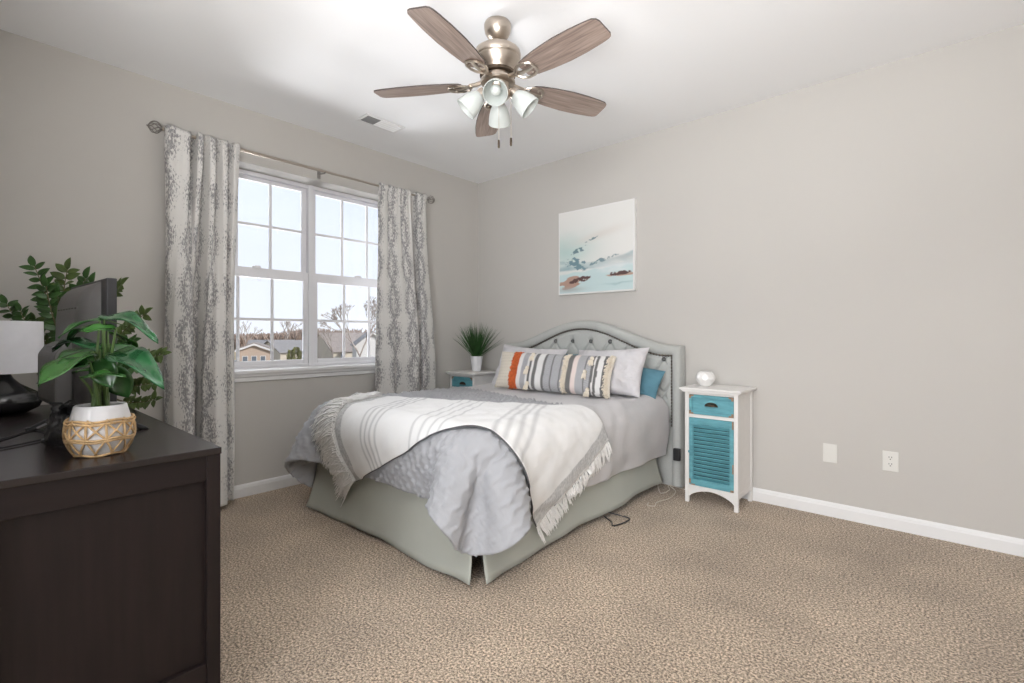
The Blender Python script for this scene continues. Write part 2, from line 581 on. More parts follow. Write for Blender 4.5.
fr = MB()
fx0, fx1 = -0.235, -0.165
wbox(fr, fx0, fx1, WY0, WY0 + 0.035, WZ0, WZ1)
wbox(fr, fx0, fx1, WY1 - 0.035, WY1, WZ0, WZ1)
wbox(fr, fx0, fx1, WY0, WY1, WZ1 - 0.028, WZ1)
wbox(fr, fx0, fx1, WY0, WY1, WZ0, WZ0 + 0.045)
wbox(fr, fx0, fx1 + 0.004, -1.742 - 0.022, -1.742 + 0.022, WZ0, WZ1)
fr.build('window_frame', M_VINYL, win, smooth=0, bevel=0.003)
for (ya, yb) in ((WY0 + 0.035, -1.764), (-1.720, WY1 - 0.035)):
    for lower in (True, False):
        za, zb = (WZ0 + 0.04, 1.645) if lower else (1.60, WZ1 - 0.028)
        xa, xb = (-0.198, -0.170) if lower else (-0.230, -0.203)
        st = 0.036
        s = MB()
        wbox(s, xa, xb, ya, ya + st, za, zb)
        wbox(s, xa, xb, yb - st, yb, za, zb)
        wbox(s, xa, xb, ya + st, yb - st, za, za + (0.038 if lower else 0.045))
        wbox(s, xa, xb, ya + st, yb - st, zb - (0.074 if lower else 0.026), zb)
        sash = s.build('sash', M_VINYL, win, smooth=0, bevel=0.003)
        g0, g1 = ya + st, yb - st
        h0, h1 = za + (0.038 if lower else 0.045), zb - (0.074 if lower else 0.026)
        p = MB()
        xm = (xa + xb) / 2
        wbox(p, xm - 0.002, xm + 0.002, g0, g1, h0, h1)
        p.build('pane', M_GLASS, sash, smooth=0)
        mu = MB()
        for k in (1, 2):
            yy = g0 + (g1 - g0) * k / 3
            wbox(mu, xm - 0.006, xm + 0.006, yy - 0.010, yy + 0.010, h0, h1)
        zz = (h0 + h1) / 2
        for k in range(3):
            wbox(mu, xm - 0.006, xm + 0.006, g0 + (g1 - g0) * k / 3 + 0.010 * (k > 0), g0 + (g1 - g0) * (k + 1) / 3 - 0.010 * (k < 2), zz - 0.010, zz + 0.010)
        mu.build('muntin', M_VINYL, sash, smooth=0)
        if lower:
            for q in (0.5,):
                lk = MB()
                yy = ya + (yb - ya) * q
                wbox(lk, -0.170, -0.150, yy - 0.03, yy + 0.03, zb - 0.004, zb + 0.010)
                wbox(lk, -0.176, -0.166, yy - 0.008, yy + 0.03, zb + 0.010, zb + 0.018)
                lk.build('sash_lock', M_VINYL, sash, smooth=0, bevel=0.003)
            ring = MB()
            yy = ya + (yb - ya) * 0.5 + 0.02
            c = Vector((-0.164, yy + oy, zb - 0.080 + oz))
            ring.tube([c + Vector((0, 0.013 * math.cos(t), 0.013 * math.sin(t))) for t in np.linspace(0, 2 * PI, 17)], 0.002, 6, cap=False)
            ring.build('pull_ring', M_VINYL, sash)
st = MB()
wbox(st, -0.17, 0.032, WY0 - 0.05, WY1 + 0.05, WZ0 - 0.004, WZ0 + 0.022)
st.build('window_sill', M_TRIM, win, smooth=0, bevel=0.005)
ap = MB()
ap.prism([(0.0, WZ0 - 0.004 + oz), (0.022, WZ0 - 0.004 + oz), (0.020, WZ0 - 0.02 + oz), (0.012, WZ0 - 0.03 + oz), (0.012, WZ0 - 0.055 + oz), (0.0, WZ0 - 0.06 + oz)],
         'y', WY0 - 0.03 + oy, WY1 + 0.03 + oy)
ap.build('apron', M_TRIM, win, smooth=0)

# ------------------------------------------------------------------ ceiling fan
FAN = Vector((1.978, -1.797, H))
fan = thing('ceiling_fan', 'five blade ceiling fan in brushed nickel with weathered oak blades and frosted glass lights', 'ceiling fan', FAN)
m = MB()
m.lathe([(0.066, 0.0), (0.070, -0.008), (0.070, -0.022), (0.066, -0.045), (0.055, -0.066), (0.040, -0.080), (0.026, -0.088), (0.016, -0.090)], 36)
m.build('canopy', M_NICKEL, fan)
m = MB(); m.lathe([(0.013, -0.085), (0.013, -0.125), (0.022, -0.127), (0.022, -0.140), (0.013, -0.142)], 20)
m.build('downrod', M_NICKEL, fan)
m = MB()
m.lathe([(0.022, -0.120), (0.060, -0.124), (0.098, -0.134), (0.116, -0.148), (0.119, -0.160), (0.119, -0.178), (0.114, -0.186), (0.118, -0.194),
         (0.112, -0.215), (0.098, -0.238), (0.084, -0.254), (0.080, -0.268), (0.074, -0.272), (0.074, -0.284), (0.066, -0.288)], 40)
m.build('motor_housing', M_NICKEL, fan)
m = MB()
m.lathe([(0.086, -0.252), (0.092, -0.256), (0.092, -0.270), (0.086, -0.274)], 40)
m.build('gap_shade_ring', M_BRONZE, fan)  # dark ring added for the shaded gap below the housing
m = MB()
m.lathe([(0.066, -0.285), (0.088, -0.292), (0.090, -0.302), (0.084, -0.309), (0.060, -0.312), (0.056, -0.330), (0.062, -0.338), (0.062, -0.372), (0.050, -0.386), (0.030, -0.394), (0.008, -0.397)], 36)
m.build('switch_housing', M_NICKEL, fan)
ZB = 2.431 - H


def blade_outline():
    # half-widths along the blade, with an angled and rounded tip
    pts_r = [0.185, 0.20, 0.24, 0.32, 0.42, 0.52, 0.60, 0.635]
    hw = [0.036, 0.050, 0.061, 0.072, 0.079, 0.077, 0.070, 0.065]
    up = list(zip(pts_r, hw))
    tip = [(0.651, 0.058), (0.658, 0.044), (0.658, -0.036), (0.652, -0.053)]
    dn = [(r_, -h_) for r_, h_ in zip(pts_r, hw)][::-1]
    return up + tip + dn


for k in range(5):
    an = 1.819 + PI + k * 2 * PI / 5
    Mr = Matrix.Rotation(an, 4, 'Z') @ Matrix.Translation((0, 0, ZB)) @ Matrix.Rotation(math.radians(-11), 4, 'X')
    ol = blade_outline()
    n = len(ol)
    m = MB()
    lo = [Vector((x, y, -0.0035)) for x, y in ol]
    hi = [Vector((x, y, 0.0035)) for x, y in ol]
    m.add(lo + hi, [tuple(range(n))[::-1], tuple(range(n, 2 * n))] + [(i, (i + 1) % n, n + (i + 1) % n, n + i) for i in range(n)])
    bl = m.build('blade', M_BLADE, fan, smooth=0)
    bl.data.materials.append(M_BLADE_EDGE)
    for p_ in bl.data.polygons:
        if len(p_.vertices) == 4:
            p_.material_index = 1
    bl.matrix_local = Mr
    # iron: arm from the hub, forked loop under the blade, screws
    m = MB()
    loop = [(0.150, 0.0), (0.165, 0.030), (0.195, 0.046), (0.235, 0.046), (0.262, 0.030), (0.270, 0.0),
            (0.262, -0.030), (0.235, -0.046), (0.195, -0.046), (0.165, -0.030), (0.150, 0.0)]
    m.tube([(x - 0.01, y, -0.010) for x, y in loop], 0.0075, 6, flat=0.8)
    m.tube([(0.140, 0, 0.004), (0.175, 0, -0.010), (0.215, 0, -0.012), (0.262, 0, -0.010)], [0.014, 0.012, 0.010, 0.007], 8, flat=0.6)
    m.tube([(0.055, 0, 0.105 - 0.08), (0.085, 0, 0.012), (0.115, 0, 0.004), (0.150, 0, 0.002)], [0.013, 0.015, 0.016, 0.014], 8, flat=0.7)
    for x, y in ((0.225, 0.028), (0.225, -0.028), (0.255, 0.0)):
        m.ball((x, y, -0.008), 0.006, 6)
    iron = m.build('blade_iron', M_NICKEL, bl)
# light kit: four arms with bell shades, tilted outwards
for k in range(4):
    an = math.radians(-46.6 - 4 + 90 * k)
    Mz = Matrix.Rotation(an, 4, 'Z')
    m = MB()
    pa = [(0.045, 0, -0.350), (0.060, 0, -0.342), (0.072, 0, -0.345), (0.080, 0, -0.357)]
    m.tube([Mz @ Vector(p) for p in pa], 0.009, 10)
    tilt = Matrix.Translation((0.075, 0, -0.352)) @ Matrix.Rotation(math.radians(-47), 4, 'Y')
    m.lathe([(0.012, 0.012), (0.026, 0.008), (0.030, -0.004), (0.030, -0.022), (0.024, -0.026)], 20, Mz @ tilt)
    arm = m.build('light_arm', M_NICKEL, fan)
    m = MB()
    prof = [(0.024, -0.016), (0.030, -0.022), (0.038, -0.036), (0.047, -0.056), (0.054, -0.080), (0.058, -0.104), (0.060, -0.122), (0.061, -0.128),
            (0.058, -0.128), (0.055, -0.104), (0.050, -0.080), (0.043, -0.056), (0.034, -0.036), (0.022, -0.024)]
    m.lathe(prof, 32, Mz @ tilt, cap=False)
    m.build('glass_shade', M_FROST, arm)
    m = MB()
    m.lathe([(0.008, -0.020), (0.012, -0.030), (0.013, -0.045), (0.022, -0.066), (0.026, -0.082), (0.022, -0.098), (0.010, -0.107), (0.001, -0.108)], 16, Mz @ tilt)
    m.build('bulb', M_FROST, arm)
for (dx, dy, zl) in ((0.012, -0.004, -0.600), (0.060, 0.036, -0.590)):
    m = MB()
    m.tube([(dx * 0.8, dy * 0.8, -0.378), (dx, dy, -0.42), (dx, dy, zl)], 0.0016, 5)
    ch = m.build('pull_chain', M_NICKEL, fan)
    m = MB()
    m.lathe([(0.002, 0.0), (0.0055, -0.004), (0.0060, -0.020), (0.0055, -0.040), (0.003, -0.044)], 10, Matrix.Translation((dx, dy, zl)))
    m.build('pull_knob', M_BRONZE, ch)

# ------------------------------------------------------------------ ceiling vent
vent = thing('air_vent', 'white rectangular ceiling air register with grey open damper, near the window', 'vent', (0.51, -1.525, H))
m = MB()
ox, ovy = 0.075, 0.165
for (x0, x1, y0, y1) in ((-ox, -ox + 0.02, -ovy, ovy), (ox - 0.02, ox, -ovy, ovy), (-ox + 0.02, ox - 0.02, -ovy, -ovy + 0.02), (-ox + 0.02, ox - 0.02, ovy - 0.02, ovy)):
    m.box(x0, x1, y0, y1, -0.008, 0)
m.build('vent_frame', M_TRIM, vent, smooth=0, bevel=0.002)
m = MB(); m.box(-ox + 0.02, ox - 0.02, -ovy + 0.02, -0.035, -0.006, -0.001)
m.build('damper', M_VENT_DARK, vent, smooth=0)
m = MB(); m.box(-ox + 0.02, ox - 0.02, -0.035, ovy - 0.02, -0.004, -0.001)
m.build('backing_plate', M_TRIM, vent, smooth=0)
for k in range(7):
    m = MB()
    x = -0.046 + k * 0.0153
    m.box(x - 0.0012, x + 0.0012, -0.035, ovy - 0.02, -0.010, -0.003)
    m.build('louvre', M_TRIM if k % 2 else M_CEIL, vent, smooth=0)

# ------------------------------------------------------------------ curtain rod and curtains
ROD_X, ROD_Z = 0.095, 2.408
rod = thing('curtain_rod', 'brushed nickel curtain rod with cage ball finials across the window', 'curtain rod', (ROD_X, -1.78, ROD_Z))
m = MB(); m.tube([(0, -1.035, 0), (0, 0.0, 0)], 0.0105, 12); m.tube([(0, 0.0, 0), (0, 1.035, 0)], 0.0085, 12)
m.build('rail', M_NICKEL, rod)
for s in (-1, 1):
    m = MB()
    c = Vector((0, s * 1.068, 0))
    for j in range(8):
        ph = 2 * PI * j / 8
        pts = []
        for t in np.linspace(0, 1, 11):
            rr = 0.034 * math.sin(PI * t) ** 0.8 + 0.003
            tw = ph + t * 1.6
            pts.append(c + Vector((rr * math.cos(tw), s * (t - 0.5) * 0.072, rr * math.sin(tw))))
        m.tube(pts, 0.0028, 5)
    m.lathe([(0.011, 0), (0.013, 0.006), (0.008, 0.012), (0.012, 0.020)], 12, Matrix.Translation((0, s * 1.016, 0)) @ Matrix.Rotation(-s * PI / 2, 4, 'X'))
    m.ball((0, s * 1.106, 0), 0.006, 6)
    m.build('finial', M_ROD, rod)
for yb in (-0.93, 0.02, 0.93):
    m = MB()
    m.box(-ROD_X, -ROD_X + 0.006, yb - 0.012, yb + 0.012, -0.035, 0.035)
    m.tube([(-ROD_X + 0.004, yb, 0.0), (-0.02, yb, -0.012), (0.0, yb, -0.014), (0.012, yb, -0.006)], 0.005, 8)
    m.build('rod_bracket', M_ROD, rod)


def curtain(name, label, keys_top, keys_bot, z_top, z_bot, width, gathers):
    """keys: (y, x offset) polylines giving the folded plan at top and bottom; u runs along the cloth"""
    nx, nz = 260, 150

    def plan(keys):
        k = np.array(keys, float)
        dd = np.r_[0, np.cumsum(np.hypot(np.diff(k[:, 0]), np.diff(k[:, 1])))]
        s_ = np.linspace(0, dd[-1], nx)
        yy = np.interp(s_, dd, k[:, 0]); xx = np.interp(s_, dd, k[:, 1])
        ker = np.exp(-np.linspace(-2, 2, 9) ** 2); ker /= ker.sum()
        sm = lambda a: np.convolve(np.pad(a, 4, mode='edge'), ker, 'valid')
        return sm(yy), sm(xx)
    yt, xt = plan(keys_top); yb_, xb_ = plan(keys_bot)
    P = np.zeros((nz, nx, 3)); UV = np.zeros((nz, nx, 2))
    uu = np.linspace(0, width, nx)
    for j in range(nz):
        t = j / (nz - 1)
        a = min(1, t * 1.5); a = a * a * (3 - 2 * a)
        yy = yt * (1 - a) + yb_ * a
        xx = xt * (1 - a) + xb_ * a
        g_ = math.exp(-t * 9) * gathers
        xx = xx + g_ * np.sin(uu * 95) * 0.6 + 0.006 * np.sin(uu * 22 + t * 5)
        yy = yy + 0.006 * np.sin(t * 7 + uu * 9)
        z = z_top + (z_bot - z_top) * t
        head = 0.020 * np.exp(-((z - ROD_Z) / 0.028) ** 2)      # cloth wraps the rod at the pocket
        P[j, :, 0] = np.maximum(ROD_X + xx * (1 - math.exp(-t * 60) * 0.6) + head, 0.012)
        P[j, :, 1] = yy
        P[j, :, 2] = z + (0.006 * np.sin(uu * 40) if j == 0 else 0)
        UV[j, :, 0] = uu; UV[j, :, 1] = 2.4 - t * 2.4
    m_ = MB(); m_.grid(P, UV)
    o = m_.build(name, M_CURTAIN, None, smooth=180, recalc=False)
    sd = o.modifiers.new('cloth_thickness', 'SOLIDIFY'); sd.thickness = 0.003
    return tag(o, label, 'curtain')


curtain('curtain', 'grey and white printed curtain left of the window, behind the dresser',
        [(-2.80, -0.01), (-2.785, 0.03), (-2.70, 0.035), (-2.672, 0.02), (-2.665, -0.055), (-2.635, -0.055), (-2.625, 0.03), (-2.60, 0.05), (-2.58, -0.03), (-2.555, 0.055),
         (-2.53, 0.06), (-2.515, -0.03), (-2.49, 0.055), (-2.465, 0.05), (-2.45, -0.03), (-2.42, 0.04), (-2.385, 0.03), (-2.372, -0.04)],
        [(-2.785, -0.04), (-2.765, 0.06), (-2.70, 0.10), (-2.665, 0.07), (-2.660, -0.07), (-2.615, -0.07), (-2.605, 0.08), (-2.55, 0.13), (-2.49, 0.11), (-2.465, 0.03),
         (-2.455, 0.02), (-2.43, 0.05), (-2.41, 0.0), (-2.405, -0.06)], 2.431, 0.035, 1.05, 0.014)
curtain('curtain', 'grey and white printed curtain right of the window, behind the bed',
        [(-1.275, -0.02), (-1.265, 0.02), (-1.22, 0.025), (-1.195, 0.0), (-1.16, 0.035), (-1.09, 0.03), (-1.06, 0.0), (-1.02, 0.035), (-0.97, 0.04), (-0.955, -0.055), (-0.915, -0.055),
         (-0.885, 0.035), (-0.83, 0.03), (-0.79, 0.02), (-0.765, -0.02)],
        [(-1.285, -0.03), (-1.265, 0.03), (-1.17, 0.06), (-1.13, 0.03), (-1.08, 0.05), (-1.03, 0.06), (-0.955, 0.09), (-0.905, 0.07), (-0.900, -0.07), (-0.860, -0.07), (-0.850, 0.07),
         (-0.78, 0.065), (-0.71, 0.045), (-0.675, 0.0)], 2.431, 0.035, 1.05, 0.012)

# ------------------------------------------------------------------ bed
BX0, BX1, BY0, BY1 = 0.575, 2.095, -2.06, -0.13       # mattress footprint
bed = thing('bed', 'queen bed with pale grey arched tufted headboard against the back wall', 'bed', (1.335, -1.1, 0))
bxo, byo = -1.335, 1.1
m = MB(); m.box(BX0 + 0.02 + bxo, BX1 - 0.02 + bxo, BY0 + 0.02 + byo, BY1 + byo, 0.10, 0.36)
m.build('box_spring', M_SKIRT, bed, smooth=0, bevel=0.03)
for sx in (0.70, 1.95):
    for sy in (-1.85, -0.3):
        m = MB(); m.lathe([(0.022, 0.0), (0.026, 0.10)], 14, Matrix.Translation((sx + bxo, sy + byo, 0)))
        m.build('leg', M_BLACK, bed)

HBX = 1.365
def arch(u, half, side, peak, flat):
    """height of the head board's top edge at distance u from its centre"""
    a = abs(u) / half
    if a > flat:
        return side - 0.012 * (a - flat) / (1 - flat) * 0
    t = a / flat
    return side + (peak - side) * (0.5 + 0.5 * math.cos(PI * t)) ** 0.85


NU = 81
hb = MB()
yF, yB = -0.105, -0.02
HW = 0.875
top = [(HBX + HW * (2 * i / (NU - 1) - 1), arch(HW * (2 * i / (NU - 1) - 1), HW, 1.060, 1.262, 0.92)) for i in range(NU)]
ol = [(HBX - HW, 0.0)] + top + [(HBX + HW, 0.0)]
hb.prism([(x + bxo, z) for x, z in ol], 'y', yB + byo, -0.075 + byo)
head = hb.build('headboard', M_HEADBOARD, bed, smooth=30, bevel=0.008)
# padded border: runs up both sides and over the arch
IW = 0.805
inner = [(HBX + IW * (2 * i / (NU - 1) - 1), arch(IW * (2 * i / (NU - 1) - 1), IW, 0.985, 1.192, 0.92)) for i in range(NU)]
def section(po, pi_):
    """cross-section of the padded border between outer and inner edge points"""
    res_ = []
    for t, y in ((0.0, -0.078), (0.03, -0.100), (0.15, -0.116), (0.5, -0.124), (0.85, -0.116), (0.97, -0.100), (1.0, -0.078)):
        res_.append((po[0] + (pi_[0] - po[0]) * t + bxo, y + byo, po[1] + (pi_[1] - po[1]) * t))
    return res_
path_o = [(HBX - HW, z) for z in np.linspace(0.02, 1.03, 12)] + top + [(HBX + HW, z) for z in np.linspace(1.03, 0.02, 12)]
path_i = [(HBX - IW, z) for z in np.linspace(0.02, 0.96, 12)] + inner + [(HBX + IW, z) for z in np.linspace(0.96, 0.02, 12)]
m = MB(); m.grid([section(a_, b_) for a_, b_ in zip(path_o, path_i)])
m.build('padded_border', M_HEADBOARD, head, smooth=60, recalc=False)
# tufted inner panel: diamond quilting pulled in at the buttons
gx, gz = 0.185, 0.26
zr = 1.085
btn = []
nxp, nzp = 260, 140
P = np.zeros((nzp, nxp, 3))
for i in range(nxp):
    u = -IW + 2 * IW * i / (nxp - 1)
    zt = arch(u, IW, 0.985, 1.192, 0.92)
    for j in range(nzp):
        z = 0.45 + (zt - 0.45) * j / (nzp - 1)
        a_ = (u - 0.09) / gx; b_ = (z - zr) / gz * 2
        p_, q_ = a_ - b_ / 2, a_ + b_ / 2
        dp = abs(p_ - round(p_)); dq = abs(q_ - round(q_))
        # the creases stop above the top button row
        k_ = 1.0 if z < zr else max(0.0, 1 - (z - zr) / 0.03)
        cre = 0.024 * (math.exp(-(dp * gx / 0.009) ** 2) + 0.35 * math.exp(-(dq * gx / 0.012) ** 2)) * k_
        nb = 0.018 * math.exp(-((dp * gx) ** 2 + (dq * gx) ** 2) / 0.0009) * (1 if z < zr + 0.05 else 0)
        inside = min(1.0, (IW - abs(u)) / 0.04, (zt - z) / 0.04)
        P[j, i] = (HBX + u + bxo, -0.078 - 0.030 * max(0, inside) ** 0.5 + (cre + nb) * max(0, inside) + byo, z)
m = MB(); m.grid(P)
m.build('tufted_panel', M_HEADBOARD, head, smooth=180, recalc=False)
for rrow in range(3):
    z = zr - rrow * gz / 2
    for kk in range(-5, 6):
        u = 0.09 + gx * (kk + (0.5 if rrow % 2 else 0.0))
        if abs(u) < (0.44 if rrow == 0 else 0.74):
            m = MB(); m.ball((HBX + u + bxo, -0.094 + byo, z), 0.017, 8, 1.0)
            m.build('tuft_button', M_BUTTON, head)
# nailhead trim along the inner edge: one continuous row of studs
m = MB()
dd = [0.0]
pi_list = [(HBX - IW, z) for z in np.linspace(0.45, 0.96, 12)] + inner + [(HBX + IW, z) for z in np.linspace(0.96, 0.45, 12)]
for a_, b_ in zip(pi_list[:-1], pi_list[1:]):
    dd.append(dd[-1] + math.hypot(b_[0] - a_[0], b_[1] - a_[1]))
xs = np.interp(np.arange(0, dd[-1], 0.024), dd, [p[0] for p in pi_list])
zs = np.interp(np.arange(0, dd[-1], 0.024), dd, [p[1] for p in pi_list])
m.tube([(x + bxo, -0.088 + byo, z) for x, z in pi_list], 0.006, 6)
for x, z in zip(xs, zs):
    m.ball((x + bxo, -0.098 + byo, z), 0.011, 6)
m.build('nailhead_trim', M_NAIL, head)

mt = thing('mattress', 'mattress under a teal blue fitted sheet on the bed', 'mattress', (1.335, -1.1, 0.36))
m = MB(); m.box(BX0 + bxo, BX1 + bxo, BY0 + byo, BY1 + byo, 0.0, 0.285)
m.build('core', M_TEAL_CLOTH, mt, smooth=40, bevel=0.06)
m = MB()
for k in range(1):
    pts = []
    for t in np.linspace(0, 1, 60):
        pts.append((BX1 + 0.012 + 0.006 * math.sin(t * 31) + bxo, BY1 - 0.02 - t * 0.5 + byo))
    G = [[(x, y, z + (0.01 * math.sin(i * 0.9) if z < 0 else 0)) for i, (x, y) in enumerate(pts)] for z in np.linspace(0.26, -0.03, 8)]
    m.grid(G)
m.build('sheet_side', M_TEAL_CLOTH, mt, smooth=180, recalc=False)

# bed skirt: three hanging panels with soft waves, parted at the foot corners
skirt = thing('bed_skirt', 'sage grey bed skirt hanging to the carpet around the bed base', 'bed skirt', (1.335, -1.1, 0))


def skirt_panel(p0, p1, nrm, amp, lift0, lift1, flare, ends):
    n_, nz = 90, 14
    G = np.zeros((nz, n_, 3))
    p0 = np.array(p0); p1 = np.array(p1); nrm = np.array(nrm)
    L_ = np.linalg.norm(p1 - p0)
    for i in range(n_):
        t = i / (n_ - 1)
        s_ = t * L_
        wv = (math.sin(s_ * 5.1 + 1.0) + 0.6 * math.sin(s_ * 11.3 + 0.4) + 0.35 * math.sin(s_ * 19 + 2))
        for j in range(nz):
            h = j / (nz - 1)
            off = 0.002 + flare * h ** 2.6 + amp * wv * h ** 1.8
            # bell out at the free ends
            off += ends * h ** 3.0 * (math.exp(-(s_ / 0.09) ** 2) + math.exp(-((L_ - s_) / 0.09) ** 2))
            z = 0.40 * (1 - h) + h * (lift0 + (lift1 - lift0) * t + 0.012 * (0.5 + 0.5 * math.sin(s_ * 8 + 2)))
            ins_ = 0.055 * (1 - h)
            q = p0 + (p1 - p0) / L_ * (ins_ + (L_ - 2 * ins_) * t) + nrm * off
            G[j, i] = (q[0] + bxo, q[1] + byo, z)
    mm = MB(); mm.grid(G)
    o = mm.build('skirt_panel', M_SKIRT, skirt, smooth=180, recalc=False)
    sd = o.modifiers.new('cloth', 'SOLIDIFY'); sd.thickness = 0.004
    return o


skirt_panel((BX0 - 0.005, BY0 - 0.01), (BX1 + 0.016, BY0 - 0.01), (0, -1), 0.008, 0.006, 0.006, 0.035, 0.012)
skirt_panel((BX1, BY0 - 0.006), (BX1, -0.20), (1, 0), 0.009, 0.008, 0.05, 0.030, 0.022)
skirt_panel((BX0, BY0 - 0.01), (BX0, -0.2), (-1, 0), 0.010, 0.012, 0.02, 0.03, 0.01)


# ------------------------------------------------------------------ cloth: simple position-based drape over a rounded box
def drape(X, Y, rest, start, box_c, box_h, rad, margin, steps, iters, bend, grav=0.0016, floor_z=0.03):
    ny, nx = X.shape
    P = start.copy(); V = np.zeros_like(P)

    def pairs(di, dj, stepi, stepj):
        """index sets of independent point pairs (j, i)-(j+dj, i+di)"""
        jj, ii = np.meshgrid(np.arange(max(0, -dj), ny - max(0, dj)), np.arange(max(0, -di), nx - max(0, di)), indexing='ij')
        jj, ii = jj.ravel(), ii.ravel()
        key = (ii // abs(di)) % 2 if dj == 0 else (jj // abs(dj)) % 2
        out = []
        for k_ in (0, 1):
            m_ = key == k_
            a = jj[m_] * nx + ii[m_]; b = (jj[m_] + dj) * nx + ii[m_] + di
            L_ = np.linalg.norm(rest.reshape(-1, 2)[b] - rest.reshape(-1, 2)[a], axis=1)[:, None]
            out.append((a, b, L_))
        return out
    sets = []
    for di, dj, k_ in [(1, 0, 1.0), (0, 1, 1.0), (1, 1, 0.35), (-1, 1, 0.35)] + [q for st_, kk in bend for q in ((st_, 0, kk), (0, st_, kk))]:
        sets += [(a, b, L_, k_) for a, b, L_ in pairs(di, dj, 1, 1)]
    c0 = np.array(box_c); hh = np.array(box_h) - rad
    P = P.reshape(-1, 3); V = V.reshape(-1, 3)

    def collide(P, old):
        q = P - c0
        cl = np.clip(q, -hh, hh)
        d_ = q - cl
        l = np.sqrt((d_ ** 2).sum(-1, keepdims=True))
        ins = (l[..., 0] < rad + margin)
        ok = ins & (l[..., 0] > 1e-6)
        tgt = c0 + cl + d_ / np.maximum(l, 1e-6) * (rad + margin)
        deep = ins & ~ok
        P[ok] = tgt[ok]
        P[deep, 2] = c0[2] + hh[2] + rad + margin
        P[ins] = P[ins] * 0.45 + 0.55 * (old[ins] + (P[ins] - old[ins]) * np.array([0.25, 0.25, 1.0]))
        P[P[..., 2] < floor_z, 2] = floor_z
    for s_ in range(steps):
        old = P.copy()
        V *= 0.94
        V[..., 2] -= grav
        P = P + V
        for it in range(iters):
            for a, b, L_, k_ in sets:
                pa, pb = P[a], P[b]
                d_ = pb - pa
                l = np.sqrt((d_ * d_).sum(-1, keepdims=True)) + 1e-9
                c = d_ * (0.5 * k_ * (l - L_) / l)
                P[a] = pa + c; P[b] = pb - c
            if it % 3 == 2:
                collide(P, old)
        collide(P, old)
        V = (P - old) * 0.98
    return P.reshape(ny, nx, 3)


def upsample(A):
    ny, nx = A.shape[:2]
    B = np.zeros((2 * ny - 1, 2 * nx - 1) + A.shape[2:])
    # 4-point interpolation
    def up1(a):
        p = np.concatenate([2 * a[:1] - a[1:2], a, 2 * a[-1:] - a[-2:-1]])
        mid = (-p[:-3] + 9 * p[1:-2] + 9 * p[2:-1] - p[3:]) / 16
        o_ = np.zeros((2 * a.shape[0] - 1,) + a.shape[1:])
        o_[0::2] = a; o_[1::2] = mid
        return o_
    return np.swapaxes(up1(np.swapaxes(up1(A), 0, 1)), 0, 1)


TOPZ = 0.655
STEP = 0.034
xs = np.arange(BX0 - 0.42, BX1 + 0.425, STEP)
ys = np.arange(-0.165, BY0 - 0.335, -STEP)
X, Y = np.meshgrid(xs, ys)
rs = np.random.RandomState(3)
# round the two foot corners of the comforter
ovx = np.where(X > 1.3, xs[-1] - BX1, BX0 - xs[0]); ovy = BY0 - ys[-1]
ox_ = np.where(X > 1.3, X - BX1, BX0 - X) / ovx; oy_ = (BY0 - Y) / ovy
cor = (ox_ > 0) & (oy_ > 0)
sq = np.where(cor, np.maximum(ox_, oy_) / np.maximum(np.hypot(ox_, oy_), 1e-6), 1.0)
sq = 1 - 0.85 * (1 - sq)
XR = np.where(cor, np.where(X > 1.3, BX1 + ox_ * sq * ovx, BX0 - ox_ * sq * ovx), X)
YR = np.where(cor, BY0 - oy_ * sq * ovy, Y)
X, Y = XR, YR
start = np.stack([X, Y, np.full_like(X, TOPZ + 0.05)], -1)
start[..., 2] += rs.randn(*X.shape) * 0.002
bc = ((BX0 + BX1) / 2, (BY0 - 0.0 + 0.4) / 2, TOPZ - 0.33)
bh = ((BX1 - BX0) / 2 + 0.01, (0.4 - BY0) / 2 + 0.01, 0.33)
CP = drape(X, Y, np.stack([X, Y], -1), start, bc, bh, 0.10, 0.034, 90, 9, ((2, 0.25), (4, 0.30)))
CP = upsample(upsample(CP))
UVc = upsample(upsample(np.stack([X, Y], -1)))


def grid_normals(P):
    du = np.gradient(P, axis=1); dv = np.gradient(P, axis=0)
    n_ = np.cross(dv, du)
    return n_ / (np.linalg.norm(n_, axis=-1, keepdims=True) + 1e-9)


N = grid_normals(CP)
if N[5, CP.shape[1] // 2, 2] < 0:
    N = -N
u, v = UVc[..., 0], UVc[..., 1]
# seam between the plain head half and the ruched foot half
seam = -0.74 - 0.24 * np.clip(u - 0.55, -0.3, 2.4)
ruch = np.clip((seam - v) / 0.03, 0, 1)
a_ = (u * 0.80 + v * 0.60); b_ = (-u * 0.60 + v * 0.80)
rowi = np.floor(b_ / 0.075)
ph = rowi * 0.5
wob = 0.5 * np.sin(v * 23 + u * 11) + 0.4 * np.sin(u * 37 - v * 17)
pl = np.abs(np.sin(PI * (a_ / 0.052 + ph + 0.30 * np.sin(2 * PI * b_ / 0.075) + 0.16 * wob)))
coli = np.floor(a_ / 0.052 + ph)
randc = np.abs(np.sin(rowi * 127.1 + coli * 311.7) * 43758.5453) % 1.0
hgt = (0.011 + 0.013 * randc) * (1 - pl) ** 2.4 * (0.35 + 0.65 * np.abs(np.sin(PI * b_ / 0.075))) + 0.004 * np.sin(u * 31) * np.sin(v * 27)
soft = 0.004 * np.sin(38 * (v + 0.45 * np.sqrt(np.maximum(0, u - 1.6)) + 0.05 * np.sin(u * 12))) * np.clip((u - 1.75) / 0.3, 0, 1) * (0.5 + 0.5 * np.sin(v * 5.3 + 1)) + 0.008 * np.sin(u * 9 + 1.2 * np.sin(v * 6)) * np.sin(v * 7 + u * 3) + 0.003 * np.sin(u * 21 + v * 13)
side = np.clip((0.62 - CP[..., 2]) / 0.1, 0, 1)
crease = side * 0.006 * np.sin(v * 15 + 2.0 * np.sin(u * 7))       # vertical slouch folds on the hanging sides
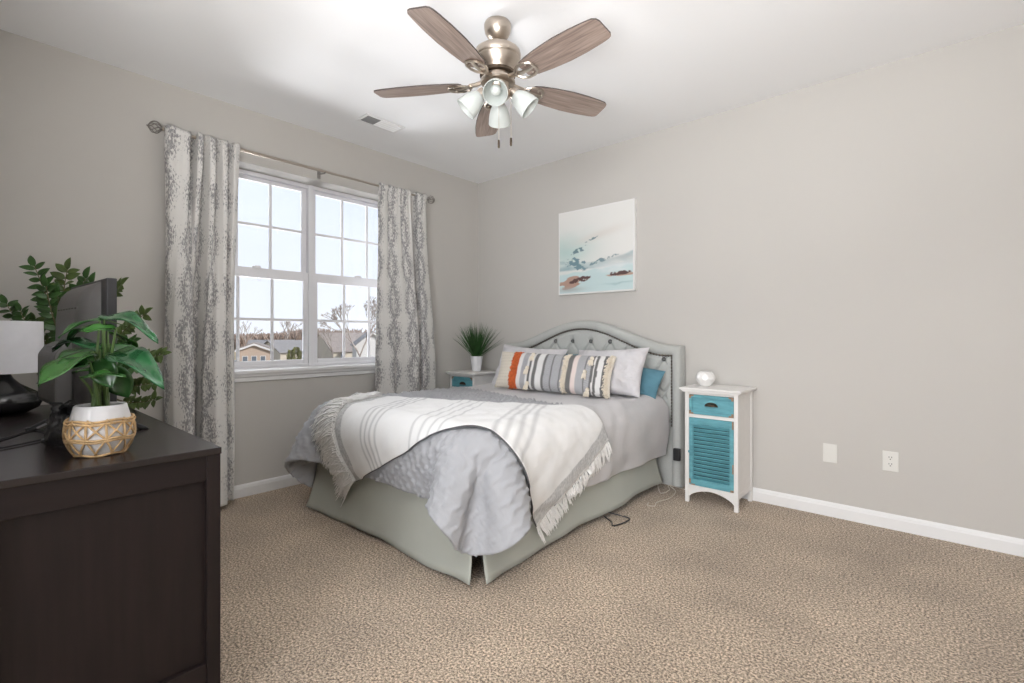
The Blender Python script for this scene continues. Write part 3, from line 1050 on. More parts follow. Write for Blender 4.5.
# loft: the filling swells over the edges and hanging sides
e_r = np.clip((u - (BX1 - 0.10)) / 0.52, 0, 1); e_l = np.clip(((BX0 + 0.10) - u) / 0.52, 0, 1); e_f = np.clip(((BY0 + 0.10) - v) / 0.43, 0, 1)
loft = np.maximum(np.maximum(e_r, e_l), e_f)
cfade = 1 - np.clip(np.minimum(e_f, np.maximum(e_r, e_l)) / 0.40, 0, 1)
loft = 0.042 * cfade * np.sin(PI * loft ** 0.9) * np.clip((0.2 + v * -1) / 0.25, 0, 1)
CP = CP + N * loft[..., None]
CP = CP + N * (ruch * (0.4 + 0.6 * cfade) * hgt + (1 - ruch) * (soft + crease) + 0.0)[..., None]

comf = thing('comforter', 'grey comforter with ruched foot half spread over the bed', 'comforter', (0, 0, 0))
M_RUCHED = mat('ruched_cool_grey_cotton', (0.375, 0.38, 0.40), 0.9, var=0.03, vscale=9, bump=0.2, bscale=30, sheen=0.15, bdist=0.01)


def sub_grid(mask, name, m_, extra=None):
    ny, nx = mask.shape
    used = -np.ones(ny * nx, int); vs = []; fs = []; uvs = []
    for j in range(ny - 1):
        for i in range(nx - 1):
            if mask[j, i]:
                f_ = []
                for (jj, ii) in ((j, i), (j, i + 1), (j + 1, i + 1), (j + 1, i)):
                    k_ = jj * nx + ii
                    if used[k_] < 0:
                        used[k_] = len(vs); vs.append(tuple(CP[jj, ii])); uvs.append(tuple(UVc[jj, ii]))
                    f_.append(used[k_])
                fs.append(tuple(f_))
    mm = MB(); mm.v, mm.f, mm.uv = vs, fs, uvs
    o = mm.build(name, m_, comf, smooth=180, recalc=False)
    sd = o.modifiers.new('loft', 'SOLIDIFY'); sd.thickness = 0.026; sd.offset = 1.0
    return o


fm = ruch > 0.5
p1 = sub_grid(~fm, 'smooth_panel', M_SMOOTH)
p2 = sub_grid(fm, 'ruched_panel', M_RUCHED)
p1['label'] = 'plain pale grey head half'
p2['label'] = 'ruched cool grey foot half'
# the outward side of the panels must face up for the cloth thickness
for p_ in (p1, p2):
    if p_.data.polygons[len(p_.data.polygons) // 2].normal.dot(Vector((0, 0, 1))) < 0 and p_ is p1:
        pass

nyc, nxc = CP.shape[:2]
cf = []
for j in range(nyc - 1):
    for i in range(nxc - 1):
        k_ = j * nxc + i
        cf.append((k_, k_ + 1, k_ + nxc + 1, k_ + nxc))
BVH = BVHTree.FromPolygons([tuple(p) for p in CP.reshape(-1, 3)], cf)


def unfold(x, y, lift=0.008):
    """flat cloth coordinates -> point and outward normal on the made bed"""
    r_ = 0.12
    ex, ey = BX1 + 0.045, BY0 - 0.045
    zt = TOPZ + 0.034
    nx_, ny_ = 0.0, 0.0
    px, py, pz = x, y, zt
    nrm = Vector((0, 0, 1))
    dx_ = x - (ex - r_); dy_ = (ey + r_) - y
    def arc(d_):
        if d_ < r_ * PI / 2:
            an = d_ / r_
            return r_ * math.sin(an), r_ * (1 - math.cos(an)), an
        return r_, r_ + (d_ - r_ * PI / 2), PI / 2
    if dx_ > 0 and dx_ >= dy_:
        o_, dn, an = arc(dx_)
        px, pz = ex - r_ + o_, zt - dn
        nrm = Vector((math.sin(an), 0, math.cos(an)))
    elif dy_ > 0:
        o_, dn, an = arc(dy_)
        py, pz = ey + r_ - o_, zt - dn
        nrm = Vector((0, -math.sin(an), math.cos(an)))
    base = Vector((px, py, pz))
    hit = BVH.ray_cast(base + nrm * 0.45, -nrm, 0.62)
    if hit[0] is not None:
        return hit[0] + nrm * lift, nrm
    return base + nrm * (lift - 0.01), nrm


# ------------------------------------------------------------------ throw blanket laid diagonally over the foot corner
throw = thing('throw_blanket', 'white striped woven throw with fringed ends over the foot corner of the bed', 'blanket', (0, 0, 0))
qA, qC, qD, qB = (Vector((0.74, -1.67)), Vector((2.26, -1.07)), Vector((2.61, -1.69)), Vector((1.15, -2.45)))
NS, NT = 220, 120
TP = np.zeros((NT, NS, 3)); TN = np.zeros((NT, NS, 3)); ST = np.zeros((NT, NS, 2))


def quad(s_, t_):
    a0 = qA.lerp(qC, s_) + Vector((-0.25, 0.35)).normalized() * (-0.03 * math.sin(PI * s_))
    b0 = qB.lerp(qD, s_) + Vector((-0.25, 0.35)).normalized() * -0.02 * math.sin(PI * s_)
    # rounded (turned under) far right corner
    return a0.lerp(b0, t_)


for j in range(NT):
    for i in range(NS):
        s_, t_ = i / (NS - 1), j / (NT - 1)
        t2 = t_
        q = quad(s_, t2)
        p_, n_ = unfold(q.x, q.y)
        TP[j, i] = p_; TN[j, i] = n_; ST[j, i] = (s_, t_)
for it in range(14):     # let the cloth bridge small creases
    S = TP.copy()
    S[1:-1, 1:-1] = (TP[1:-1, 1:-1] * 2 + TP[:-2, 1:-1] + TP[2:, 1:-1] + TP[1:-1, :-2] + TP[1:-1, 2:]) / 6
    S[0, 1:-1] = (TP[0, 1:-1] * 2 + TP[0, :-2] + TP[0, 2:]) / 4
    S[-1, 1:-1] = (TP[-1, 1:-1] * 2 + TP[-1, :-2] + TP[-1, 2:]) / 4
    S[1:-1, 0] = (TP[1:-1, 0] * 2 + TP[:-2, 0] + TP[2:, 0]) / 4
    S[1:-1, -1] = (TP[1:-1, -1] * 2 + TP[:-2, -1] + TP[2:, -1]) / 4
    TP = S
TP += TN * 0.007
TP[..., 2] += 0.002 * np.sin(ST[..., 0] * 40) * np.sin(ST[..., 1] * 17)
m = MB(); m.grid(TP)
M_THROW = mat_attr('woven_throw', 0.92, bump=0.35, bscale=260, sheen=0.2)
tw = m.build('woven_panel', M_THROW, throw, smooth=180, recalc=False)
sv, tv = ST[..., 0].ravel(), ST[..., 1].ravel()
white = np.array([0.80, 0.797, 0.79]); grey = np.array([0.40, 0.40, 0.405])
cc = np.tile(white, (len(sv), 1))
def stripe(c0_, w_, k_=1.0, col=grey):
    mk = np.clip(1.3 - np.abs(sv - c0_) / w_, 0, 1)[:, None] * k_
    cc[:] = cc * (1 - mk) + col * mk
for base_s in (0.150, 0.175, 0.200, 0.225):
    stripe(base_s, 0.0055, 0.75)
for base_s in (0.390, 0.425, 0.460, 0.495):
    stripe(base_s, 0.0050, 0.60)
for base_s in (0.645, 0.675, 0.705, 0.735):
    stripe(base_s, 0.0075, 0.55)
# woven grey bands by the ends: fine checks
for (s0_, s1_) in ((0.0, 0.034), (0.945, 0.992)):
    mk = (sv > s0_) & (sv < s1_)
    spk = 0.35 + 0.5 * rs.rand(mk.sum())[:, None]
    cc[mk] = cc[mk] * (1 - spk) + grey * 0.8 * spk
colours(tw, cc)
sd = tw.modifiers.new('cloth', 'SOLIDIFY'); sd.thickness = 0.007
m = MB(); m.tube([tuple(p) for p in (TP[-1] + TN[-1] * 0.002)], 0.0042, 6)  # thin charcoal tube along the lower edge
eb = m.build('edge_line', mat('charcoal_line', (0.10, 0.10, 0.105), 0.9, var=0.1), throw)
eb['label'] = 'charcoal line along the lower edge'
M_FRINGE = mat('cream_fringe_yarn', (0.82, 0.815, 0.80), 0.95, var=0.06, vscale=50, sheen=0.2)


def fringe(s_end, count, length, spread, layers):
    mm = MB()
    for lyr in range(layers):
        for k in range(count):
            t_ = (k + rnd.random()) / count
            q0 = quad(s_end, t_)
            q1 = quad(s_end + (0.02 if s_end < 0.5 else -0.02), t_)
            d_ = (q0 - q1).normalized()
            # yarn falls a little downhill as well as outward
            d_ = (d_ + Vector((rnd.uniform(-spread, spread), rnd.uniform(-spread, spread)))).normalized()
            L_ = length * rnd.uniform(0.7, 1.1)
            pts = []
            for h in np.linspace(0, 1, 5):
                q = q0 + d_ * (L_ * h)
                p_, n_ = unfold(q.x, q.y, 0.012 + lyr * 0.009 + 0.022 * rnd.random() * h * (1.6 - h))
                pts.append(p_)
            if s_end < 0.5:   # the free end hangs with gravity where it leaves the bed
                for h in range(1, 5):
                    pts[h] = pts[h] + Vector((0, 0, -0.010 * h * h * 0.25))
            mm.tube(pts, [0.0035, 0.0055, 0.0058, 0.0045, 0.0015], 4)
    o = mm.build('fringe', M_FRINGE, throw)
    o['kind'] = 'stuff'
    return o


fringe(0.0, 150, 0.20, 0.40, 4)
fringe(1.0, 105, 0.13, 0.18, 1)


# ------------------------------------------------------------------ pillows
def pillow_mesh(W_, H_, T_, n=44, pinch=0.07, wr=0.006, seed=0, puff=0.55):
    """closed cushion, x wide, z tall, y thick (front is -y)"""
    rr = np.random.RandomState(seed)
    ph_ = rr.rand(8) * 6
    u_ = np.linspace(-1, 1, n); v_ = np.linspace(-1, 1, n)
    U, Vv = np.meshgrid(u_, v_)
    # denser near the edges
    U = np.sin(U * PI / 2); Vv = np.sin(Vv * PI / 2)
    xx = W_ / 2 * U * (1 - pinch * (1 - Vv ** 2) * np.abs(U) ** 3)
    zz = H_ / 2 * Vv * (1 - pinch * 1.3 * (1 - U ** 2) * np.abs(Vv) ** 3)
    th = T_ / 2 * ((1 - np.abs(U) ** 3.5) * (1 - np.abs(Vv) ** 3.5)) ** puff
    wrk = wr * (np.sin(9 * U + 4 * Vv + ph_[0]) * np.sin(5 * Vv + ph_[1]) + 0.7 * np.sin(15 * Vv + 3 * U + ph_[2]) * np.abs(U) ** 2 + 0.6 * np.sin(13 * U + ph_[3]) * np.abs(Vv) ** 2)
    wrk *= (1 - np.abs(U) ** 8) * (1 - np.abs(Vv) ** 8)
    F_ = np.stack([xx, -th - wrk * 0.9, zz], -1)
    B_ = np.stack([xx, th - wrk * 0.3, zz], -1)
    return U, Vv, F_, B_


def pillow(name, label, loc, rot, W_, H_, T_, m_, seed=0, pinch=0.07, wr=0.006, group=None):
    U, Vv, F_, B_ = pillow_mesh(W_, H_, T_, 44, pinch, wr, seed)
    mm = MB(); mm.grid(F_); mm.grid(B_[:, ::-1])
    o = mm.build(name, m_, None, smooth=180, recalc=False)
    bm = bmesh.new(); bm.from_mesh(o.data)
    bmesh.ops.remove_doubles(bm, verts=bm.verts, dist=0.0008)
    bmesh.ops.recalc_face_normals(bm, faces=bm.faces)
    bm.to_mesh(o.data); bm.free()
    o.data.polygons.foreach_set('use_smooth', [True] * len(o.data.polygons))
    o.location = loc
    o.rotation_euler = rot
    tag(o, label, 'pillow', group)
    return o


R_ = math.radians
pillow('pillow', 'teal blue pillow between the two grey pillows, against the headboard', (1.30, -0.21, 0.825), (R_(-14), R_(2), 0), 0.60, 0.34, 0.13, M_TEAL_CLOTH, 5)
pillow('pillow', 'teal blue pillow poking out right of the right grey pillow', (1.82, -0.225, 0.805), (R_(-26), R_(7), R_(-4)), 0.66, 0.24, 0.14, M_TEAL_CLOTH, 8, 0.04)
pillow('pillow', 'pale grey pillow leaning left, behind the cream end of the lumbar pillow', (0.985, -0.36, 0.855), (R_(-24), R_(3), R_(3)), 0.70, 0.40, 0.17, M_SHAM, 2, 0.10, 0.013)
pillow('pillow', 'pale grey pillow leaning right, beside the dark striped end of the lumbar pillow', (1.775, -0.37, 0.858), (R_(-26), R_(-3), R_(-3)), 0.64, 0.39, 0.18, M_SHAM, 3, 0.10, 0.014)

# lumbar pillow: woven stripes, orange and cream tufts, cream tassels
LW, LH, LT = 1.02, 0.31, 0.15
lum = thing('lumbar_pillow', 'long lumbar pillow with grey woven stripes, orange tufted band and cream tassels', 'pillow', (1.42, -0.60, 0.846), 0.0)
lum.rotation_euler = (R_(-20), R_(1.0), R_(7))
U, Vv, F_, B_ = pillow_mesh(LW, LH, LT, 150, 0.04, 0.003, 11, 0.5)
m = MB(); m.grid(F_); m.grid(B_[:, ::-1])
M_LUM = mat_attr('woven_lumbar_cover', 0.95, bump=0.5, bscale=160, sheen=0.2, bdist=0.006)
lc = m.build('cover', M_LUM, lum, smooth=180, recalc=False)
su = np.concatenate([F_[..., 0].ravel(), B_[:, ::-1][..., 0].ravel()]) / LW + 0.5
sz_ = np.concatenate([F_[..., 2].ravel(), B_[:, ::-1][..., 2].ravel()])
cream = np.array([0.74, 0.68, 0.58]); white_ = np.array([0.74, 0.73, 0.72]); lg = np.array([0.40, 0.40, 0.415]); dg_ = np.array([0.15, 0.148, 0.145]); pk = np.array([0.72, 0.62, 0.58])
bands = [(0.00, cream), (0.165, np.array([0.62, 0.15, 0.045])), (0.228, white_), (0.265, lg), (0.315, white_), (0.335, dg_), (0.355, white_), (0.375, dg_), (0.405, white_), (0.455, dg_), (0.475, lg), (0.53, dg_),
         (0.545, lg), (0.60, dg_), (0.61, lg), (0.635, cream), (0.665, dg_), (0.705, pk), (0.745, lg), (0.80, dg_), (0.81, lg), (0.85, dg_), (0.865, white_), (0.875, dg_), (0.895, white_),
         (0.93, dg_), (0.955, cream), (1.01, cream)]
cc = np.zeros((len(su), 3))
for (a0, col), (a1, _) in zip(bands[:-1], bands[1:]):
    cc[(su >= a0) & (su < a1)] = col
cc[su < 0] = cream; cc[su > 1] = cream
weave = 1 + 0.13 * np.sign(np.sin(sz_ * 420) * np.sin(su * 1000))
dots = (su < 0.16) & (np.sin(sz_ * 240) > 0.5) & (np.sin(su * 210) > -0.2)
cc[dots] *= 0.86
isgrey = (cc.max(1) < 0.5)
cc[isgrey] *= weave[isgrey][:, None]
colours(lc, np.clip(cc, 0, 1))


def lum_front(s_, t_):
    """point on the lumbar pillow's front, s across 0..1, t up 0..1"""
    i = min(149, max(0, int(round((math.asin(max(-1, min(1, 2 * s_ - 1))) / (PI / 2) + 1) / 2 * 149))))
    j = min(149, max(0, int(round((math.asin(max(-1, min(1, 2 * t_ - 1))) / (PI / 2) + 1) / 2 * 149))))
    return Vector(F_[j, i])


M_ORANGE = mat('burnt_orange_yarn', (0.62, 0.15, 0.045), 0.95, var=0.25, vscale=60)
M_CREAM = mat('cream_yarn', (0.76, 0.69, 0.58), 0.95, var=0.08, vscale=60)


def tuft_band(s0_, s1_, m_, n_, r_, name):
    mm = MB()
    for k in range(n_):
        s_ = s0_ + (s1_ - s0_) * rnd.random(); t_ = (k + rnd.random()) / n_
        c = lum_front(s_, t_)
        d_ = Vector((rnd.uniform(-.7, .7), -1, rnd.uniform(-.9, .3)))
        mm.tube([c + Vector((0, 0.004, 0)), c + d_ * r_ * 0.6, c + d_ * r_ + Vector((0, 0, -r_ * 0.5))], [r_ * 0.35, r_ * 0.34, r_ * 0.22], 5)
    o = mm.build(name, m_, lum)
    return o


tuft_band(0.168, 0.226, M_ORANGE, 420, 0.013, 'orange_tufted_band')['kind'] = 'stuff'
tuft_band(0.632, 0.660, M_CREAM, 200, 0.013, 'cream_tufted_band')['kind'] = 'stuff'
tuft_band(0.958, 0.990, M_CREAM, 180, 0.013, 'cream_tufted_band')['kind'] = 'stuff'
for (s_, t_) in ((0.345, 0.90), (0.325, 0.52), (0.345, 0.12), (0.845, 0.86), (0.820, 0.52), (0.850, 0.10)):
    c = lum_front(s_, t_)
    m = MB()
    m.ball(c + Vector((0, -0.012, 0.0)), 0.016, 8)
    for k in range(14):
        an = rnd.uniform(0, 2 * PI); rr_ = rnd.uniform(0.006, 0.024)
        e = c + Vector((rr_ * math.cos(an), -0.016 - 0.3 * rr_ * (1 + math.sin(an)), -0.048 - 0.01 * rnd.random()))
        m.tube([c + Vector((0, -0.012, -0.006)), (c + e) / 2 + Vector((rr_ * .3 * math.cos(an), -0.010, 0.004)), e], [0.004, 0.005, 0.003], 5)
    m.build('tassel', M_CREAM, lum)

# ------------------------------------------------------------------ nightstands
NS_H = 0.782


def nightstand(label, loc):
    t = thing('nightstand', label, 'nightstand', loc)
    W_, D_ = 0.345, 0.315          # body; local x to the right, front face at y = -D_
    post = 0.026
    bo = MB()
    for sx in (0, 1):
        x0 = sx * (W_ - post)
        bo.box(x0, x0 + post, -D_, -D_ + post, 0, NS_H - 0.024)
        bo.box(x0, x0 + post, -post, 0, 0, NS_H - 0.024)
        xa = 0.006 if sx == 0 else W_ - 0.018
        bo.box(xa, xa + 0.012, -D_ + post, -post, 0.105, NS_H - 0.024)
        bo.box(x0 + 0.004, x0 + post - 0.004, -D_ + post, -post, 0.075, 0.115)
        bo.box(x0 + 0.004, x0 + post - 0.004, -D_ + post, -post, NS_H - 0.055, NS_H - 0.024)
    bo.box(post, W_ - post, -0.016, -0.006, 0.10, NS_H - 0.024)       # back
    bo.box(post, W_ - post, -D_ + 0.004, -D_ + 0.026, NS_H - 0.046, NS_H - 0.024)
    bo.box(post, W_ - post, -D_ + 0.004, -D_ + 0.026, 0.580, 0.602)
    bo.box(post, W_ - post, -D_ + 0.02, -0.016, 0.105, 0.117)         # floor board
    bo.box(post, W_ - post, -D_ + 0.03, -0.016, 0.584, 0.594)
    # arched apron
    n_ = 16
    ol_ = [(post, 0.120), (post, 0.040)] + [(post + (W_ - 2 * post) * k / n_, 0.040 + 0.055 * math.sin(PI * k / n_) ** 0.7) for k in range(1, n_)] + [(W_ - post, 0.040), (W_ - post, 0.120)]
    bo.prism(ol_[::-1], 'y', -D_ + 0.004, -D_ + 0.022)
    bo.build('body', M_WHITEPAINT, t, smooth=0, bevel=0.002)
    tp = MB()
    tp.box(-0.030, W_ + 0.030, -D_ - 0.032, 0.002, NS_H - 0.014, NS_H)
    tp.prism([(-0.028, NS_H - 0.014), (W_ + 0.028, NS_H - 0.014), (W_ + 0.006, NS_H - 0.030), (-0.006, NS_H - 0.030)], 'y', -D_ - 0.022, -0.004)
    tp.build('top', M_WHITEPAINT, t, smooth=0, bevel=0.003)
    # drawer
    z0, z1 = 0.604, NS_H - 0.048
    x0, x1 = post + 0.002, W_ - post - 0.002
    yf = -D_ + 0.002
    dm = MB()
    dm.box(x0, x1, yf + 0.010, yf + 0.020, z0, z1)
    f_ = 0.018
    for (a0, a1, b0, b1) in ((x0, x0 + f_, z0, z1), (x1 - f_, x1, z0, z1), (x0 + f_, x1 - f_, z0, z0 + f_), (x0 + f_, x1 - f_, z1 - f_, z1)):
        dm.box(a0, a1, yf, yf + 0.010, b0, b1)
    dm.box(x0 + 0.01, x1 - 0.01, yf + 0.02, -0.03, z0 + 0.004, z1 - 0.03)
    dw = dm.build('drawer', M_TEALPAINT, t, smooth=0, bevel=0.0015)
    # worn corner pieces
    for cx_ in (x0, x1):
        for cz_ in (z0, z1):
            sx_ = 1 if cx_ == x0 else -1; sz2 = 1 if cz_ == z0 else -1
            cm = MB()
            cm.box(min(cx_, cx_ + sx_ * 0.014), max(cx_, cx_ + sx_ * 0.014), yf - 0.001, yf + 0.001, min(cz_, cz_ + sz2 * 0.024), max(cz_, cz_ + sz2 * 0.024))
            cm.box(min(cx_ + sx_ * 0.014, cx_ + sx_ * 0.030), max(cx_ + sx_ * 0.014, cx_ + sx_ * 0.030), yf - 0.001, yf + 0.001, min(cz_, cz_ + sz2 * 0.010), max(cz_, cz_ + sz2 * 0.010))
            cm.build('worn_corner', M_WORN, dw, smooth=0)
    hm = MB()      # cup pull: quarter dome
    c = Vector(((x0 + x1) / 2, yf + 0.010, (z0 + z1) / 2 + 0.002))
    G = []
    for a0 in np.linspace(0, PI / 2, 7):
        G.append([c + Vector((0.040 * math.cos(b0) * math.cos(a0 * 0.0) , -0.024 * math.sin(a0) * math.sin(b0), 0.020 * math.cos(a0) * math.sin(b0) - 0.006)) for b0 in np.linspace(0, PI, 17)])
    hm.grid(G)
    hm.box(c.x - 0.044, c.x + 0.044, c.y - 0.002, c.y, c.z - 0.010, c.z - 0.004)
    hm.prism([(c.x + 0.043 * math.cos(b0), c.z - 0.008 + 0.027 * math.sin(b0)) for b0 in np.linspace(0, PI, 17)], 'y', c.y - 0.0022, c.y)
    ho = hm.build('cup_handle', M_BRONZE, dw, smooth=60)
    sd_ = ho.modifiers.new('shell', 'SOLIDIFY'); sd_.thickness = 0.002
    # louvred door
    z0, z1 = 0.122, 0.578
    dm = MB()
    f_ = 0.026
    dm.box(x0, x0 + f_, yf, yf + 0.016, z0, z1); dm.box(x1 - f_, x1, yf, yf + 0.016, z0, z1)
    dm.box(x0 + f_, x1 - f_, yf, yf + 0.016, z0, z0 + 0.042); dm.box(x0 + f_, x1 - f_, yf, yf + 0.016, z1 - 0.042, z1)
    do = dm.build('door', M_TEALPAINT, t, smooth=0, bevel=0.0015)
    la, lb = z0 + 0.042, z1 - 0.042
    nl = 14
    for k in range(nl):
        z = la + (k + 0.5) * (lb - la) / nl
        lm = MB()
        Mx = Matrix.Translation((0, yf + 0.009, z)) @ Matrix.Rotation(R_(34), 4, 'X')
        lm.box(x0 + f_ - 0.002, x1 - f_ + 0.002, -0.003, 0.003, -0.0125, 0.0125, Mx)
        lm.build('louvre', M_TEALPAINT, do, smooth=0)
    bk = MB(); bk.box(x0 + f_ - 0.004, x1 - f_ + 0.004, yf + 0.020, yf + 0.024, la - 0.004, lb + 0.004)
    bk.build('gap_shade', M_GAP_SHADE, do, smooth=0)  # near-black sheet paints the shade between the slats
    kn = MB(); kn.lathe([(0.004, 0), (0.004, 0.008), (0.010, 0.012), (0.011, 0.018), (0.006, 0.023), (0.001, 0.024)], 14,
                        Matrix.Translation((x0 + 0.010, yf, (z0 + z1) / 2)) @ Matrix.Rotation(PI / 2, 4, 'X'))
    kn.build('knob', M_TEALPAINT, do)
    for (cx_, cz_, w_, h_) in ((x0, z0 + 0.010, 0.012, 0.03), (x1 - 0.010, z1 - 0.05, 0.010, 0.05), (x1 - 0.020, z0, 0.020, 0.014), (x0 + 0.01, z0, 0.03, 0.008), (x1 - 0.008, z0 + 0.12, 0.008, 0.06)):
        cm = MB(); cm.box(cx_, cx_ + w_, yf - 0.001, yf + 0.001, cz_, cz_ + h_)
        cm.build('worn_patch', M_WORN, do, smooth=0)
    return t


ns1 = nightstand('white nightstand with teal louvred door right of the bed', (2.365, -0.022, 0))
ns2 = copy_tree(ns1)
ns2.location = (0.055, -0.13, 0)
ns2['label'] = 'white and teal nightstand in the room corner, left of the bed'
for o in (ns1, ns2):
    o['group'] = 'matching bedside nightstands'

# faceted glass votive
vt = MB()
vm = Matrix.Translation((0, 0, 0))
n_ = 10
rings = [(0.020, 0.0), (0.027, 0.006), (0.043, 0.034), (0.045, 0.050), (0.036, 0.074), (0.026, 0.083), (0.022, 0.083), (0.030, 0.070), (0.034, 0.045), (0.020, 0.014)]
vs = []
for ri, (r_, z) in enumerate(rings):
    for k in range(n_):
        an = 2 * PI * (k + 0.5 * (ri % 2)) / n_
        vs.append((r_ * math.cos(an), r_ * math.sin(an), z))
fs = []
for ri in range(len(rings) - 1):
    for k in range(n_):
        a0, a1 = ri * n_ + k, ri * n_ + (k + 1) % n_
        b0, b1 = (ri + 1) * n_ + k, (ri + 1) * n_ + (k + 1) % n_
        if ri % 2 == 0:
            fs += [(a0, a1, b0), (a1, b1, b0)]
        else:
            fs += [(a0, a1, b1), (a0, b1, b0)]
fs += [tuple(range(n_))[::-1], tuple(range((len(rings) - 1) * n_, len(rings) * n_))]
vt.add(vs, fs)
vo = vt.build('candle_holder', M_CRYSTAL, None, smooth=0)
vo.location = (2.445, -0.175, NS_H)
vo.scale = (1.5, 1.5, 1.25)
tag(vo, 'small faceted white glass candle holder on the right nightstand', 'candle holder')

# grass plant in a white pot
gp = thing('potted_grass', 'spiky green grass plant in a white pot on the corner nightstand', 'plant', (0.245, -0.265, NS_H))
m = MB()
m.lathe([(0.040, 0.0), (0.044, 0.004), (0.058, 0.110), (0.062, 0.148), (0.058, 0.150), (0.054, 0.140), (0.050, 0.120)], 10)
m.build('pot', M_CERAMIC, gp, smooth=25)
m = MB(); m.lathe([(0.053, 0.118), (0.053, 0.135), (0.02, 0.140), (0.001, 0.141)], 16)
m.build('soil', M_SOIL, gp)
m = MB()
for k in range(230):
    an = rnd.uniform(0, 2 * PI); lean = abs(rnd.gauss(0.0, 0.40)) + 0.02
    L_ = rnd.uniform(0.22, 0.36)
    r0 = rnd.uniform(0, 0.035)
    d_ = Vector((math.cos(an), math.sin(an), 0))
    pts = [d_ * r0 + Vector((0, 0, 0.135)) + d_ * (L_ * (math.sin(lean) * h + 0.10 * lean * h * h)) + Vector((0, 0, L_ * (math.cos(lean) * h - 0.06 * lean * h * h))) for h in (0, .35, .7, 1)]
    tip_ = pts[-1]
    if tip_.x < -0.225 or tip_.y > 0.235:
        continue
    m.tube(pts, [0.0024, 0.0026, 0.0019, 0.0004], 3)
gb = m.build('grass_blades', M_GRASS, gp); gb['kind'] = 'stuff'

# ------------------------------------------------------------------ wall art
art = thing('canvas_painting', 'square abstract seascape canvas in teal and rust, on the wall above the bed', 'painting', (1.455, 0, 1.868))
AW, AH, AD = 0.755, 0.742, 0.040
m = MB(); m.box(-AW / 2, AW / 2, -AD, -0.002, -AH / 2, AH / 2)
m.build('stretcher_frame', M_CANVAS_EDGE, art, smooth=0, bevel=0.003)
na = 190
U, Vv = np.meshgrid(np.linspace(0, 1, na), np.linspace(0, 1, na))
m = MB(); m.grid(np.stack([(U - 0.5) * (AW - 0.028), np.full_like(U, -AD - 0.0015), (Vv - 0.5) * (AH - 0.028)], -1))
M_ART = mat_attr('painted_canvas', 0.7, bump=0.3, bscale=220, bdist=0.002)
pa_ = m.build('painted_face', M_ART, art, smooth=0, recalc=False)


def nz_(u_, v_, f, seed, oct_=3):
    o_ = np.zeros_like(u_)
    for idx in np.ndindex(u_.shape):
        o_[idx] = mnoise.fractal(Vector((u_[idx] * f[0] + seed, v_[idx] * f[1] - seed, seed * 0.37)), 1.0, 2.0, oct_)
    return o_


def blend(c, col, mk):
    mk = np.clip(mk, 0, 1)[..., None]
    return c * (1 - mk) + np.array(col) * mk


n1 = nz_(U, Vv, (2.5, 4.0), 3.1); n2 = nz_(U, Vv, (5, 14.0), 7.7); n3 = nz_(U, Vv, (16, 26), 1.3)
C_ = np.ones(U.shape + (3,)) * np.array([0.78, 0.775, 0.75])
C_ = blend(C_, (0.47, 0.63, 0.60), 0.9 * np.exp(-((U - 0.10) / 0.38) ** 2 - ((Vv - 0.52 - 0.06 * n1) / 0.20) ** 2))
C_ = blend(C_, (0.66, 0.60, 0.55), 0.45 * np.exp(-((U - 0.55) / 0.35) ** 2 - ((Vv - 0.66 - 0.18 * (U - 0.5)) / 0.05) ** 2))
C_ = blend(C_, (0.20, 0.29, 0.31), 0.85 * ((np.exp(-((U - 0.44 - 0.0) / 0.11) ** 2 - ((Vv - 0.625 - 0.30 * (U - 0.44)) / 0.016) ** 2) * (1.0 + 1.5 * n3) - 0.40) / 0.18))
C_ = blend(C_, (0.16, 0.25, 0.28), 0.85 * ((np.exp(-((U - 0.29) / 0.12) ** 2 - ((Vv - 0.515 - 0.35 * (U - 0.29)) / 0.035) ** 2) * (1.0 + 1.5 * n3) - 0.40) / 0.18))
sea = np.clip((0.375 + 0.10 * (U - 0.45) ** 2 * 2 + 0.012 * n2 - Vv) / 0.02, 0, 1)
C_ = blend(C_, (0.30, 0.44, 0.47), 0.85 * sea * np.clip((Vv - 0.27) / 0.02, 0, 1) * (0.55 + 0.6 * n2))
C_ = blend(C_, (0.17, 0.28, 0.32), 0.8 * ((np.exp(-((U - 0.25) / 0.16) ** 2 - ((Vv - 0.36 + 0.25 * (U - 0.2)) / 0.070) ** 2) * (1.0 + 1.5 * n3) - 0.40) / 0.18))
C_ = blend(C_, (0.19, 0.29, 0.32), 0.8 * ((np.exp(-((U - 0.62) / 0.17) ** 2 - ((Vv - 0.365 - 0.22 * (U - 0.6)) / 0.028) ** 2) * (1.0 + 1.5 * n3) - 0.40) / 0.18))
C_ = blend(C_, (0.48, 0.51, 0.51), 0.7 * np.exp(-((U - 0.9) / 0.2) ** 2 - ((Vv - 0.375) / 0.03) ** 2))
C_ = blend(C_, (0.53, 0.68, 0.69), 0.9 * np.clip((0.275 + 0.02 * n2 + 0.06 * (U - .5) - Vv) / 0.02, 0, 1))
C_ = blend(C_, (0.74, 0.78, 0.79), 0.8 * np.exp(-((U - 0.80) / 0.25) ** 2 - ((Vv - 0.28 - 0.05 * n2) / 0.04) ** 2))
C_ = blend(C_, (0.44, 0.29, 0.23), 0.95 * ((np.exp(-((U - 0.14) / 0.26) ** 2 - ((Vv - 0.115 - 0.16 * (U - 0.1)) / 0.065) ** 2) * (1.0 + 1.3 * n2) - 0.36) / 0.16))
C_ = blend(C_, (0.11, 0.06, 0.055), 0.95 * ((np.exp(-((U - 0.30) / 0.16) ** 2 - ((Vv - 0.155 - 0.14 * (U - 0.3)) / 0.030) ** 2) * (1.0 + 1.3 * n3) - 0.36) / 0.16))
